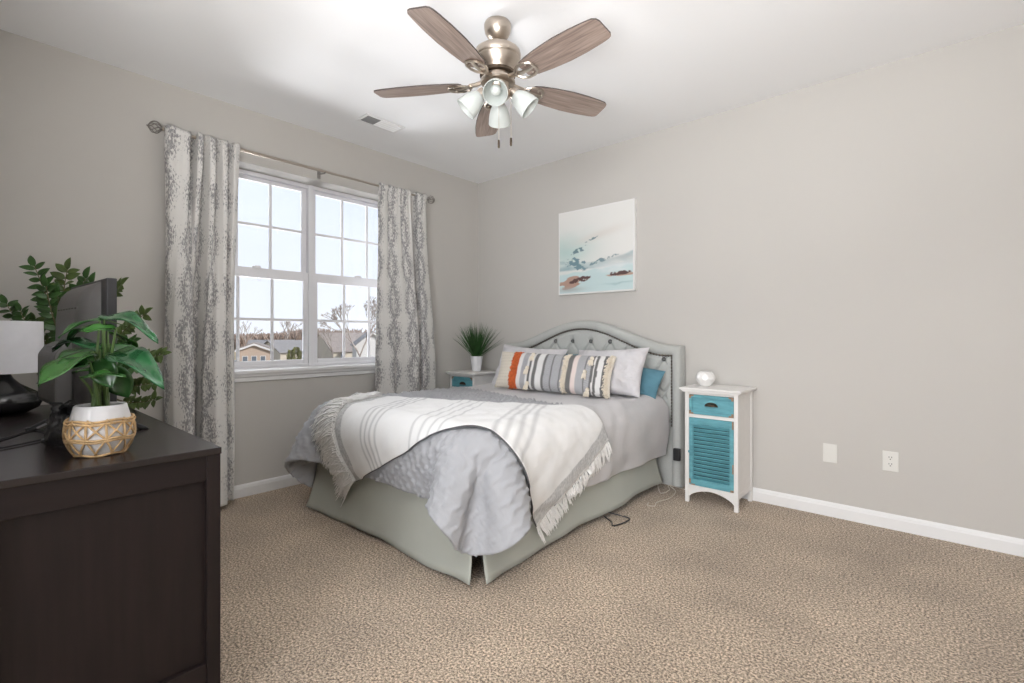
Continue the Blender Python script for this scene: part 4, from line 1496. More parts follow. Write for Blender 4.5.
C_ = blend(C_, (0.47, 0.33, 0.26), 0.9 * ((np.exp(-((U - 0.88) / 0.22) ** 2 - ((Vv - 0.185) / 0.030) ** 2) * (1.0 + 1.3 * n2) - 0.36) / 0.16))
C_ = blend(C_, (0.10, 0.055, 0.05), 0.95 * ((np.exp(-((U - 0.84) / 0.13) ** 2 - ((Vv - 0.190) / 0.032) ** 2) * (1.0 + 1.3 * n3) - 0.36) / 0.16))
C_ = blend(C_, (0.40, 0.41, 0.40), 0.7 * np.exp(-((U - 0.15) / 0.2) ** 2 - ((Vv - 0.04) / 0.03) ** 2))
C_ = blend(C_, (0.27, 0.45, 0.47), 0.6 * np.exp(-((U - 0.85) / 0.2) ** 2 - ((Vv - 0.085 - 0.02 * n2) / 0.012) ** 2))
colours(pa_, np.clip(C_, 0, 1).reshape(-1, 3))


# ------------------------------------------------------------------ wall plates, cables
def plate(label, name, x, z, outlet):
    t = thing(name, label, 'outlet' if outlet else 'wall plate', (x, 0, z))
    w_, h_ = 0.076 / 2, 0.117 / 2
    mm = MB(); mm.box(-w_, w_, -0.0065, -0.0002, -h_, h_)
    mm.build('cover_plate', M_PLATE, t, smooth=0, bevel=0.004)
    if outlet:
        for s_ in (-1, 1):
            mm = MB()
            mm.prism([(0.0165 * math.cos(a0) * 1.0, max(-0.0135, min(0.0135, 0.0185 * math.sin(a0))) + s_ * 0.0195) for a0 in np.linspace(0, 2 * PI, 25)[:-1]], 'y', -0.0085, -0.006)
            rc = mm.build('receptacle', M_PLATE, t, smooth=0)
            mm = MB()
            for dx_ in (-0.0063, 0.0063):
                mm.box(dx_ - 0.0014, dx_ + 0.0014, -0.0089, -0.0084, s_ * 0.0195 + 0.001, s_ * 0.0195 + 0.010)
            mm.prism([(0.0030 * math.cos(a0), 0.0030 * math.sin(a0) + s_ * 0.0195 - 0.0065) for a0 in np.linspace(0, 2 * PI, 13)[:-1]], 'y', -0.0089, -0.0084)
            mm.build('slots', M_SLOT, rc, smooth=0)
    mm = MB()
    for zz in ((0.0,) if outlet else (-0.042, 0.042)):
        mm.lathe([(0.0032, 0), (0.0028, 0.0015), (0.001, 0.002)], 10, Matrix.Translation((0, -0.0064, zz)) @ Matrix.Rotation(PI / 2, 4, 'X'))
    mm.build('screw', M_PLATE, t)
    return t


plate('white electrical outlet with two sockets, low on the back wall', 'wall_outlet', 3.458, 0.396, True)
plate('blank white cover plate on the back wall, left of the outlet', 'blank_wall_plate', 3.157, 0.396, False)

pl_ = thing('power_adapter', 'small black power adapter low at the right leg of the headboard', 'adapter', (2.21, -0.13, 0.30))
m = MB(); m.box(-0.025, 0.025, -0.03, 0.0, -0.045, 0.045)
m.build('casing', M_BLACK, pl_, smooth=0, bevel=0.006)
pl_.location = (2.225, -0.126, 0.26)


def cable(name, label, pts, r_, m_, cat='cable'):
    # smooth the points
    P_ = [Vector(p) for p in pts]
    out = []
    for i in range(len(P_) - 1):
        p0 = P_[max(0, i - 1)]; p1_ = P_[i]; p2_ = P_[i + 1]; p3 = P_[min(len(P_) - 1, i + 2)]
        for k in range(8):
            t = k / 8
            out.append(0.5 * ((2 * p1_) + (-p0 + p2_) * t + (2 * p0 - 5 * p1_ + 4 * p2_ - p3) * t * t + (-p0 + 3 * p1_ - 3 * p2_ + p3) * t ** 3))
    out.append(P_[-1])
    mm = MB(); mm.tube(out, r_, 7)
    return tag(mm.build(name, m_, None), label, cat)


cable('charging_cable', 'thin white cable coiled on the carpet under the bed corner, reaching the nightstand',
      [(2.10, -0.20, 0.05), (2.17, -0.30, 0.006), (2.20, -0.22, 0.012), (2.16, -0.14, 0.02), (2.20, -0.10, 0.008), (2.30, -0.11, 0.006), (2.37, -0.06, 0.006), (2.42, -0.10, 0.006)], 0.0032, M_CABLE_W)
cable('charging_cable', 'thin white cable lying loose on the carpet beside the bed skirt',
      [(2.19, -0.18, 0.03), (2.24, -0.20, 0.006), (2.27, -0.36, 0.006), (2.24, -0.50, 0.006), (2.26, -0.58, 0.006), (2.22, -0.60, 0.006), (2.20, -0.55, 0.006)], 0.003, M_CABLE_W)
cable('black_cable', 'black cord looping out from under the bed skirt onto the carpet',
      [(2.05, -0.95, 0.03), (2.17, -0.92, 0.02), (2.245, -0.90, 0.008), (2.25, -0.98, 0.006), (2.225, -1.06, 0.006), (2.19, -1.02, 0.008), (2.13, -1.0, 0.02)], 0.004, M_BLACK)

# ------------------------------------------------------------------ dresser
DX0, DX1, DY0, DY1, DZ = 0.43, 2.07, -3.615, -3.107, 0.80
drs = thing('dresser', 'dark espresso wood dresser with framed end panel in the foreground', 'dresser', (DX1, DY1, 0))
L_ = DX1 - DX0; D_ = DY1 - DY0
m = MB(); m.box(-L_, 0.0, -D_, 0.0, DZ - 0.020, DZ)
m.build('top', M_ESPRESSO, drs, smooth=0, bevel=0.002)
pw = 0.036
m = MB()
for x0 in (-L_ + 0.004, -0.004 - 0.030):
    for (y0, y1) in ((-pw - 0.002, -0.002), (-D_ + 0.002, -D_ + 0.002 + pw)):
        m = MB(); m.box(x0, x0 + 0.030, y0, y1, 0, DZ - 0.020)
        m.build('corner_post', M_ESPRESSO_V, drs, smooth=0, bevel=0.0015)
for x0 in (-L_ + 0.010, -0.010 - 0.018):
    for za, zb in ((0.705, DZ - 0.020), (0.08, 0.16)):
        m = MB(); m.box(x0, x0 + 0.018, -D_ + pw, -pw, za, zb)
        m.build('end_rail', M_ESPRESSO_Y, drs, smooth=0, bevel=0.0015)
for x0 in (-L_ + 0.020, -0.026 - 0.008):
    m = MB(); m.box(x0, x0 + 0.008, -D_ + pw, -pw, 0.16, 0.705)
    m.build('end_panel', M_ESPRESSO_V, drs, smooth=0)
m = MB(); m.box(-L_ + 0.03, -0.034, -D_ + 0.006, -D_ + 0.012, 0.08, DZ - 0.020)
m.build('back_panel', M_ESPRESSO, drs, smooth=0)
m = MB(); m.box(-L_ + 0.03, -0.034, -0.030, -0.012, 0.08, 0.12); m.box(-L_ + 0.03, -0.034, -0.030, -0.012, DZ - 0.045, DZ - 0.020)
m.box(-L_ / 2 - 0.012, -L_ / 2 + 0.012, -0.030, -0.012, 0.12, DZ - 0.045)
m.build('front_rail', M_ESPRESSO, drs, smooth=0)
for cI in range(2):
    for rI in range(3):
        xa = -L_ + 0.036 + cI * (L_ / 2 - 0.010); xb = xa + L_ / 2 - 0.062
        za = 0.124 + rI * 0.212; zb = za + 0.206
        m = MB(); m.box(xa, xb, -0.022, -0.004, za, zb); m.box(xa + 0.02, xb - 0.02, -0.40, -0.022, za + 0.02, zb - 0.03)
        dw = m.build('drawer', M_ESPRESSO, drs, smooth=0, bevel=0.002)
        for fx in (0.25, 0.75):
            m = MB(); m.lathe([(0.006, 0), (0.006, 0.010), (0.014, 0.014), (0.015, 0.020), (0.008, 0.025), (0.001, 0.026)], 14,
                              Matrix.Translation((xa + (xb - xa) * fx, -0.004, (za + zb) / 2)) @ Matrix.Rotation(-PI / 2, 4, 'X'))
            m.build('knob', M_BRONZE, dw)

# ------------------------------------------------------------------ television (we see its back and end)
tv = thing('television', 'black flat television seen from behind, standing on the dresser', 'television', (1.66, -3.30, DZ), R_(3.2))
TW, T0, T1 = 0.53, 0.062, 0.525
m = MB(); m.box(-TW, 0, -0.016, 0.012, T0, T1)
m.build('bezel', M_BLACK, tv, smooth=0, bevel=0.003)
m = MB(); m.box(-TW + 0.012, -0.012, 0.011, 0.0135, T0 + 0.018, T1 - 0.010)
m.build('screen', M_SCREEN, tv, smooth=0)
# bulged rear shell: profile across the thickness, rounded towards the ends
m = MB()
nxs = 40
G = []
for i in range(nxs):
    x = -TW + 0.010 + (TW - 0.075) * i / (nxs - 1)
    e = min(1.0, min(x + TW - 0.01, -0.065 - x) / 0.085)
    e = max(0.0, 1 - (1 - max(0, e)) ** 2.2) ** 0.5
    row = []
    for zf, dpt in ((T0 + 0.01, 0.0), (T0 + 0.02, 0.030), (T0 + 0.05, 0.052), (T0 + 0.20, 0.058), (T0 + 0.33, 0.055), (T1 - 0.075, 0.050), (T1 - 0.045, 0.040), (T1 - 0.022, 0.022), (T1 - 0.008, 0.0)):
        row.append((x, -0.016 - dpt * e, zf))
    G.append(row)
m.grid(G)
m.build('rear_shell', M_TVGREY, tv, smooth=60, recalc=False)
m = MB()
m.prism([(-0.068, 0.085), (-0.110, 0.095), (-0.118, 0.115), (-0.118, 0.270), (-0.100, 0.300), (-0.068, 0.318)], 'x', -TW + 0.06, -0.16)
bx_ = m.build('connector_housing', M_TVGREY, tv, smooth=0, bevel=0.008)
m = MB()
for k in range(7):
    x = -TW + 0.10 + k * 0.045
    m.box(x, x + 0.03, -0.068, -0.0645, T1 - 0.10, T1 - 0.094)
m.build('vent_slots', M_SLOT, tv, smooth=0)
for x in (-0.11, -TW + 0.11):
    m = MB()
    m.prism([(0.004, 0.075), (-0.020, 0.075), (-0.140, 0.010), (-0.150, 0.0), (-0.128, 0.0), (-0.004, 0.055)], 'x', x - 0.013, x + 0.013)
    m.prism([(0.004, 0.075), (-0.020, 0.075), (0.000, 0.055), (0.105, 0.0), (0.128, 0.0), (0.118, 0.010)], 'x', x - 0.012, x + 0.012)
    lg_ = m.build('foot', M_BLACK, tv, smooth=0, bevel=0.003)
    m = MB(); m.prism([(-0.022, 0.062), (-0.134, 0.004), (-0.126, 0.001), (-0.012, 0.056)], 'x', x + 0.0125, x + 0.0145)
    m.build('steel_inlay', M_STEEL, lg_, smooth=0)
    m = MB(); m.box(x - 0.016, x + 0.016, -0.156, -0.128, 0.0, 0.007)
    m.build('rubber_pad', M_BLACK, lg_, smooth=0, bevel=0.003)

# ------------------------------------------------------------------ table lamp
lp = thing('table_lamp', 'table lamp with white drum shade and rounded black base at the photo edge', 'lamp', (0.672, -3.515, DZ))
m = MB()
m.lathe([(0.0680, 0.0), (0.0840, 0.004), (0.1160, 0.022), (0.1264, 0.045), (0.1248, 0.066), (0.1120, 0.086), (0.0840, 0.106), (0.0560, 0.126), (0.0352, 0.150), (0.0240, 0.175), (0.0192, 0.205)], 48)
m.build('base', M_LAMPBASE, lp)
m = MB(); m.lathe([(0.012, 0.20), (0.012, 0.262), (0.020, 0.264), (0.020, 0.30), (0.014, 0.304)], 16)
m.build('socket', M_NICKEL, lp)
m = MB()
m.lathe([(0.132, 0.176), (0.129, 0.398), (0.126, 0.398), (0.129, 0.176), (0.132, 0.176)], 64, cap=False)
sh = m.build('drum_shade', M_LAMPSHADE, lp, smooth=50)
m = MB()
for k in range(3):
    an = 2 * PI * k / 3
    m.tube([(0.018 * math.cos(an), 0.018 * math.sin(an), 0.300), (0.127 * math.cos(an), 0.127 * math.sin(an), 0.388)], 0.002, 6)
m.build('spider', M_STEEL, sh)

cable('black_cable', 'upper thin black cord running over the dresser past the lamp', [at(75, 392, 1.78) + Vector((0, 0, 0.0)), (1.42, -3.42, DZ + 0.025), (1.30, -3.46, DZ + 0.0045), (1.42, -3.53, DZ + 0.0045), (1.50, -3.585, DZ + 0.0045)], 0.0032, M_BLACK)
cable('black_cable', 'lower thin black cord lying across the dresser top, left of the television foot', [(1.46, -3.37, DZ + 0.02), (1.50, -3.41, DZ + 0.0045), (1.56, -3.47, DZ + 0.0045), (1.60, -3.52, DZ + 0.0045), (1.64, -3.58, DZ + 0.0045)], 0.003, M_BLACK)
m = MB()
m.lathe([(0.085, 0), (0.09, 0.004), (0.09, 0.014), (0.085, 0.018), (0.0, 0.019)], 32, Matrix.Diagonal((1.5, 0.8, 1, 1)))
db = m.build('cable_box', M_BLACK, None, smooth=30)
db.location = (0.83, -3.25, DZ)
tag(db, 'flat black box on the dresser between lamp and television foot', 'box')

# ------------------------------------------------------------------ plant leaf builders
def leaf(mm, base, tip, up, width, droop=0.12, fold=0.12, nseg=9, nw=5, wave=0.0, shape=1.0):
    base = Vector(base); tip = Vector(tip); up = Vector(up).normalized()
    ax = tip - base; L0 = ax.length; ax.normalize()
    sd_ = ax.cross(up).normalized(); up = sd_.cross(ax).normalized()
    G_ = []
    for i in range(nseg + 1):
        t = i / nseg
        w_ = width * 0.5 * max(0.0, math.sin(PI * t ** (0.75 * shape))) ** 0.75
        if t > 0.999:
            w_ = 0.0005
        c = base + ax * (L0 * t) + up * (L0 * droop * 4 * t * (1 - t))
        row = []
        for j in range(nw):
            s_ = 2 * j / (nw - 1) - 1
            row.append(c + sd_ * (w_ * s_) + up * (abs(s_) ** 1.3 * w_ * fold + wave * L0 * math.sin(t * 9 + s_ * 2) * 0.05 * abs(s_)))
        G_.append(row)
    mm.grid(np.array([[tuple(p) for p in row] for row in G_]))


# ------------------------------------------------------------------ plant in rattan-wrapped white pot
PX, PY = 1.895, -3.364
pp = thing('potted_plant', 'broad-leaved green plant in a white pot wrapped with rattan, on the dresser corner', 'plant', (PX, PY, DZ))
m = MB()
prof = [(0.045, 0.0), (0.056, 0.006), (0.068, 0.030), (0.0745, 0.058), (0.0735, 0.080), (0.068, 0.104), (0.062, 0.126), (0.0595, 0.138), (0.057, 0.140), (0.054, 0.136), (0.058, 0.110), (0.056, 0.085)]
m.lathe(prof, 48)
m.build('pot', M_CERAMIC, pp)
m = MB(); m.lathe([(0.056, 0.090), (0.057, 0.112), (0.03, 0.120), (0.001, 0.121)], 24)
m.build('soil', M_SOIL, pp)


def pot_r(z):
    zs_ = [p[1] for p in prof[:8]]; rs_ = [p[0] for p in prof[:8]]
    return float(np.interp(z, zs_, rs_))


m = MB()
NB = 11
for z, r_ in ((0.092, 0.0036), (0.100, 0.0036), (0.044, 0.0032), (0.050, 0.0032), (0.004, 0.003)):
    m.tube([((pot_r(z) + 0.005) * math.cos(t), (pot_r(z) + 0.005) * math.sin(t), z + 0.002 * math.sin(5 * t)) for t in np.linspace(0, 2 * PI, 49)], r_, 6, cap=False)
for k in range(NB):
    a0 = 2 * PI * k / NB
    da = 2 * PI / NB
    def stick(a_s, z_s, a_e, z_e, r_=0.0026, bow=0.0):
        m.tube([((pot_r(z_s + (z_e - z_s) * t) + 0.0045 + bow * math.sin(PI * t)) * math.cos(a_s + (a_e - a_s) * t), (pot_r(z_s + (z_e - z_s) * t) + 0.0045 + bow * math.sin(PI * t)) * math.sin(a_s + (a_e - a_s) * t), z_s + (z_e - z_s) * t) for t in np.linspace(0, 1, 7)], r_, 6)
    stick(a0, 0.100, a0 + 0.02, 0.047, 0.003)
    stick(a0, 0.096, a0 + da, 0.050)
    stick(a0 + da, 0.096, a0, 0.050)
    stick(a0, 0.048, a0 + 0.5 * da, 0.004)
    stick(a0 + da, 0.048, a0 + 0.35 * da, 0.004)
    stick(a0 + 0.03, 0.104, a0 + 0.5 * da, 0.090, 0.0024, 0.004)
m.build('rattan_wrap', M_RATTAN, pp)
T_ = Vector((PX, PY, DZ))
LEAVES = [  # (base px, depth), (tip px, depth), up tilt, width, shine
    ((104, 319, 1.36), (58, 338, 1.30), (0.1, -0.3, 1), 0.060, 0, 0.10),
    ((100, 318, 1.40), (158, 341, 1.28), (0.0, -0.2, 1), 0.055, 2, 0.10),
    ((116, 328, 1.34), (79, 331, 1.30), (0.3, -0.6, 1), 0.052, 1, 0.03),
    ((93, 352, 1.36), (38, 386, 1.22), (0.55, -0.75, 0.55), 0.088, 1, 0.06),
    ((96, 352, 1.38), (55, 366, 1.30), (0.5, -0.5, 0.8), 0.085, 0, 0.05),
    ((100, 350, 1.40), (52, 350, 1.50), (0.3, -0.1, 1), 0.060, 2, 0.10),
    ((112, 356, 1.38), (164, 387, 1.25), (0.45, -0.25, 1), 0.078, 2, 0.12),
    ((108, 354, 1.40), (146, 362, 1.33), (0.2, -0.2, 1), 0.050, 0, 0.10),
    ((80, 377, 1.33), (126, 376, 1.30), (0.2, -0.25, 1), 0.038, 1, 0.05),
    ((112, 366, 1.42), (128, 398, 1.45), (0.75, -0.5, 0.25), 0.075, 0, 0.04),
    ((104, 362, 1.42), (88, 346, 1.50), (0.4, -0.3, 1), 0.070, 1, 0.08),
    ((106, 358, 1.44), (128, 344, 1.56), (0.4, -0.2, 1), 0.060, 0, 0.08),
    ((98, 366, 1.42), (75, 372, 1.50), (0.5, -0.5, 0.8), 0.065, 1, 0.05),
    ((102, 326, 1.44), (66, 346, 1.50), (0.3, -0.3, 1), 0.055, 0, 0.10),
    ((110, 344, 1.45), (150, 372, 1.50), (0.4, -0.3, 1), 0.060, 0, 0.08),
    ((108, 332, 1.46), (138, 352, 1.56), (0.4, -0.3, 1), 0.060, 1, 0.08),
    ((90, 362, 1.32), (48, 372, 1.27), (0.4, -0.6, 0.7), 0.060, 0, 0.06),
    ((100, 358, 1.36), (112, 388, 1.36), (0.8, -0.6, 0.2), 0.070, 0, 0.04),
]
for (b_, t_, up_, w_, sh_, dr_) in LEAVES:
    pb, pt = at(*b_) - T_, at(*t_) - T_
    m = MB()
    leaf(m, pb, pt, up_, w_, droop=dr_, fold=0.18, nseg=14, nw=7, wave=0.6)
    lf = m.build('leaf', (M_LEAF, M_LEAF_PALE, M_LEAF_SHINE)[sh_], pp, smooth=60, recalc=False)
    sd = lf.modifiers.new('leaf_thickness', 'SOLIDIFY'); sd.thickness = 0.0012
    m = MB()
    r0 = Vector((rnd.uniform(-.02, .02), rnd.uniform(-.02, .02), 0.112))
    mid = r0.lerp(pb, 0.55) + Vector((0, 0, 0.02))
    m.tube([r0, r0.lerp(mid, .5) + Vector((0, 0, 0.006)), mid, pb, pb.lerp(pt, 0.5) + Vector((0, 0, 0.25 * dr_ * (pt - pb).length))], [0.0052, 0.0046, 0.0036, 0.0026, 0.0010], 7)
    m.build('stalk', M_STEM, lf)

# ------------------------------------------------------------------ feathery plant behind the television
ZX, ZY = 0.510, -3.225
zz = thing('feathery_plant', 'tall plant with paired dark green leaflets behind the television, black pot', 'plant', (ZX, ZY, DZ))
TZ = Vector((ZX, ZY, DZ))
m = MB()
m.lathe([(0.070, 0), (0.075, 0.004), (0.092, 0.130), (0.098, 0.134), (0.098, 0.148), (0.090, 0.148), (0.086, 0.120)], 28)
m.build('pot', M_BLACK, zz)
m = MB(); m.lathe([(0.086, 0.118), (0.086, 0.130), (0.03, 0.136), (0.001, 0.137)], 20)
m.build('soil', M_SOIL, zz)
FR = [  # tip and middle (photo px, depth), where leaflets start, leaflet length, pairs, olive
    ((34, 265, 2.48), (56, 318, 2.45), 0.30, 0.064, 12, 0),
    ((68, 268, 2.48), (66, 322, 2.46), 0.35, 0.062, 11, 1),
    ((86, 277, 2.50), (76, 330, 2.47), 0.40, 0.066, 11, 0),
    ((46, 285, 2.36), (62, 340, 2.40), 0.35, 0.060, 11, 0),
    ((58, 292, 2.42), (64, 345, 2.42), 0.30, 0.060, 11, 0),
    ((92, 282, 2.46), (80, 340, 2.44), 0.40, 0.060, 9, 0),
    ((6, 303, 2.45), (40, 345, 2.44), 0.50, 0.060, 9, 0),
    ((34, 320, 2.48), (52, 352, 2.44), 0.55, 0.055, 8, 1),
    ((20, 310, 2.42), (46, 348, 2.42), 0.55, 0.055, 8, 0),
    ((122, 284, 2.44), (96, 322, 2.45), 0.50, 0.058, 9, 1),
    ((146, 313, 2.42), (110, 345, 2.44), 0.50, 0.054, 10, 1),
    ((164, 354, 2.40), (120, 365, 2.44), 0.45, 0.052, 12, 1),
    ((158, 382, 2.38), (118, 386, 2.43), 0.50, 0.048, 10, 1),
    ((157, 399, 2.36), (118, 400, 2.42), 0.55, 0.045, 9, 1),
    ((134, 342, 2.37), (104, 360, 2.42), 0.45, 0.056, 10, 0),
    ((140, 365, 2.34), (108, 375, 2.40), 0.45, 0.056, 10, 0),
    ((48, 372, 2.36), (60, 388, 2.36), 0.50, 0.050, 8, 0),
]
for (tp_, md_, s0_, ll, cnt, oliv) in FR:
    p0 = Vector((rnd.uniform(-.03, .03), rnd.uniform(-.03, .03), 0.128))
    p1_ = at(*md_) - TZ; p2_ = at(*tp_) - TZ
    ctrl = p1_ * 2 - (p0 + p2_) * 0.5
    def bez(t):
        return p0 * (1 - t) ** 2 + ctrl * (2 * t * (1 - t)) + p2_ * t * t
    m = MB()
    m.tube([bez(t) for t in np.linspace(0, 1, 14)], [0.006 - 0.0045 * t for t in np.linspace(0, 1, 14)], 6)
    stx = m.build('frond', M_ZZSTEM, zz)
    m = MB()
    for k in range(cnt):
        t = s0_ + (1 - s0_) * (k + 0.6) / cnt * 0.97
        c = bez(t); d_ = (bez(min(1, t + 0.02)) - bez(t - 0.02)).normalized()
        view = Vector((0.65, -0.5, 0.25)) + Vector((rnd.uniform(-.4, .4), rnd.uniform(-.4, .4), rnd.uniform(-.2, .5)))
        sd_ = d_.cross(view).normalized()
        for s_ in (-1, 1):
            dirn = (sd_ * s_ + d_ * rnd.uniform(0.35, 0.7) + Vector((rnd.uniform(-.15, .15), rnd.uniform(-.15, .15), rnd.uniform(-.15, .1)))).normalized()
            l_ = ll * rnd.uniform(0.85, 1.2) * (1 - 0.25 * abs(t - 0.7))
            leaf(m, c, c + dirn * l_, view, l_ * 0.52, droop=0.05, fold=0.2, nseg=6, nw=5)
    e = bez(1.0)
    leaf(m, e - (bez(1) - bez(.97)) * 0.5, e + (bez(1.0) - bez(0.92)).normalized() * ll * 0.9, (0.65, -0.5, 0.4), ll * 0.5, nseg=6)
    lo_ = m.build('leaflets', M_ZZLEAF2 if oliv else M_ZZLEAF, stx, smooth=60, recalc=False)
    sd = lo_.modifiers.new('leaf_thickness', 'SOLIDIFY'); sd.thickness = 0.001
m = MB(); m.tube([Vector((-0.03, -0.06, 0.10)), at(47, 352, 2.38) - TZ], 0.008, 8)
m.build('support_stake', M_WOODSTAKE, zz)

# crumpled black bag between television and rattan pot
bag = MB()
nb_, na_ = 26, 40
G = np.zeros((nb_, na_, 3))
for j in range(nb_):
    t = j / (nb_ - 1)
    for i in range(na_):
        a_ = 2 * PI * i / na_
        rr_ = 0.048 * (1 - 0.55 * t ** 2.5) * (1.0 if t > 0.05 else 0.9)
        cr = mnoise.fractal(Vector((math.cos(a_) * 2.6, math.sin(a_) * 2.6, t * 4.2)), 1.0, 2.2, 3) * 0.018
        cr += 0.010 * math.sin(a_ * 7 + t * 6) * t
        rr2 = rr_ + cr * (0.3 + 0.7 * t)
        G[j, i] = (rr2 * math.cos(a_), rr2 * math.sin(a_), 0.125 * t + 0.010 * math.sin(a_ * 3) * t)
bag.grid(G, closed=True)
bag.f.append(tuple(range(na_))[::-1])
bag.f.append(tuple(range((nb_ - 1) * na_, nb_ * na_)))
bo_ = bag.build('plastic_bag', M_BLACKBAG, None, smooth=50)
bo_.location = (1.675, -3.415, DZ)
tag(bo_, 'crumpled black plastic bag on the dresser behind the rattan pot', 'bag')

# ------------------------------------------------------------------ outside: neighbourhood seen through the window
GZ = -5.5
m = MB()
n_ = 24
G = []
for i in range(n_):
    x = -2.0 - (i / (n_ - 1)) ** 1.6 * 420
    G.append([(x, y, GZ + (mnoise.noise(Vector((x * 0.02, y * 0.02, 0))) * 0.5 if i else 0)) for y in np.linspace(-160, 330, 30)])
m.grid(np.array(G))
struct(m.build('ground', mat('winter_lawn', (0.30, 0.24, 0.15), 0.95, var=0.25, vscale=0.15), None, smooth=180, recalc=False))
m = MB(); m.box(-26, -0.6, -30, 30, GZ - 0.3, GZ + 0.06)  # unseen pale slab added to bounce light up through the window
struct(m.build('bounce_yard', mat('pale_bounce_ground', (0.50, 0.48, 0.46), 0.9, var=0.05, vscale=0.6), None, smooth=0))
M_SIDING = mat('cream_siding', (0.42, 0.385, 0.33), 0.8, var=0.03, vscale=0.5)
M_SIDING2 = mat('tan_siding', (0.36, 0.285, 0.235), 0.8, var=0.03, vscale=0.5)
M_WHITESIDE = mat('white_siding', (0.52, 0.52, 0.53), 0.8, var=0.03, vscale=0.5)
M_ROOF = mat('grey_shingle_roof', (0.19, 0.185, 0.19), 0.9, var=0.12, vscale=2.0, bump=0.3, bscale=3)
M_ROOF2 = mat('brown_grey_shingle_roof', (0.20, 0.175, 0.165), 0.9, var=0.12, vscale=2.0, bump=0.3, bscale=3)
M_HWIN = mat('dark_house_window', (0.10, 0.12, 0.15), 0.2, var=0.1)
M_BARK = mat('pale_bark', (0.30, 0.26, 0.24), 0.9, var=0.2, vscale=2)
M_EVERG = mat('yellowish_evergreen', (0.15, 0.16, 0.055), 0.9, var=0.4, vscale=1.2)
M_WOODS = mat('bare_brown_woods', (0.24, 0.18, 0.15), 0.95, var=0.30, vscale=0.25)


def house(label, px, w_, width, depth, eave, ridge, gable_front, rot, m_side, m_roof):
    p = at(px, 335, w_)
    t = thing('house', label, 'house', (p.x, p.y, GZ), rot)
    W2, D2 = width / 2, depth / 2
    mm = MB()      # front face looks along +x (towards the bedroom)
    if gable_front:
        mm.prism([(-W2, 0), (W2, 0), (W2, eave), (0, ridge), (-W2, eave)], 'x', -D2, D2)
    else:
        mm.prism([(-D2, 0), (D2, 0), (D2, eave), (0, ridge), (-D2, eave)], 'y', -W2, W2)
    sd_ = mm.build('siding', m_side, t, smooth=0)
    mm = MB()
    o_ = 0.45; th = 0.22
    if gable_front:
        k_ = (ridge - eave) / W2
        for s_ in (-1, 1):
            mm.prism([(0, ridge + 0.02), (s_ * (W2 + o_), eave - k_ * o_ + 0.02), (s_ * (W2 + o_), eave - k_ * o_ + th), (0, ridge + th)], 'x', -D2 - o_, D2 + o_)
    else:
        k_ = (ridge - eave) / D2
        for s_ in (-1, 1):
            mm.prism([(0, ridge + 0.02), (s_ * (D2 + o_), eave - k_ * o_ + 0.02), (s_ * (D2 + o_), eave - k_ * o_ + th), (0, ridge + th)], 'y', -W2 - o_, W2 + o_)
    mm.build('roof', m_roof, t, smooth=0)
    for fz in (1.2, 4.0):
        for fy in (-0.55, 0.0, 0.55):
            if fz + 1.5 < eave:
                mm = MB(); mm.box(D2 - 0.05, D2 + 0.04, fy * W2 - 0.5, fy * W2 + 0.5, fz, fz + 1.4)
                fo = mm.build('window_frame', M_WHITESIDE, t, smooth=0)
                mm = MB(); mm.box(D2 + 0.03, D2 + 0.06, fy * W2 - 0.4, fy * W2 + 0.4, fz + 0.1, fz + 1.3)
                mm.build('pane', M_HWIN, fo, smooth=0)
    if gable_front:   # white rake boards
        mm = MB()
        for s_ in (-1, 1):
            mm.prism([(0, ridge + 0.02), (s_ * (W2 + o_), eave - (ridge - eave) / W2 * o_ + 0.02), (s_ * (W2 + o_), eave - (ridge - eave) / W2 * o_ - 0.35), (0, ridge - 0.35)], 'x', D2 + o_ - 0.02, D2 + o_ + 0.06)
        mm.build('rake_board', M_WHITESIDE, t, smooth=0)
    return t


RT = R_(-26)
house('tan house with a white gable, leftmost seen through the left sash', 256, 98, 5.6, 7.0, 3.9, 5.0, True, RT, M_SIDING2, M_ROOF2)
house('long low grey-roofed house left of the big gable, through the left sash', 272, 150, 12.0, 9.0, 3.2, 5.0, False, RT, M_SIDING, M_ROOF)
house('grey-roofed house with wide white gable beside the evergreen', 292, 121, 11.5, 10.0, 2.6, 5.2, False, R_(6), M_SIDING, M_ROOF)
house('small white gabled house at the left edge of the right sash', 325, 142, 4.5, 8.0, 5.0, 7.2, True, RT, M_WHITESIDE, M_ROOF2)
house('large house with broad brown grey roof in the right sash', 343, 112, 11.0, 10.0, 3.2, 7.0, False, R_(2), M_SIDING, M_ROOF2)
house('white gabled house behind the bare tree', 370, 98, 6.0, 10.0, 4.8, 7.2, True, RT, M_WHITESIDE, M_ROOF)

fnc = MB()
a_, b_ = at(232, 335, 104), at(310, 335, 104)
dv = (b_ - a_); ln = dv.length; dv.normalize()
for k in range(int(ln / 0.9)):
    c = a_ + dv * (0.9 * k)
    fnc.box(c.x - 0.04, c.x + 0.04, c.y - 0.40, c.y + 0.40, GZ, GZ + 1.35)
fo = fnc.build('white_fence', M_WHITESIDE, None, smooth=0)
tag(fo, 'low white fence in front of the houses, through the left sash', 'fence')


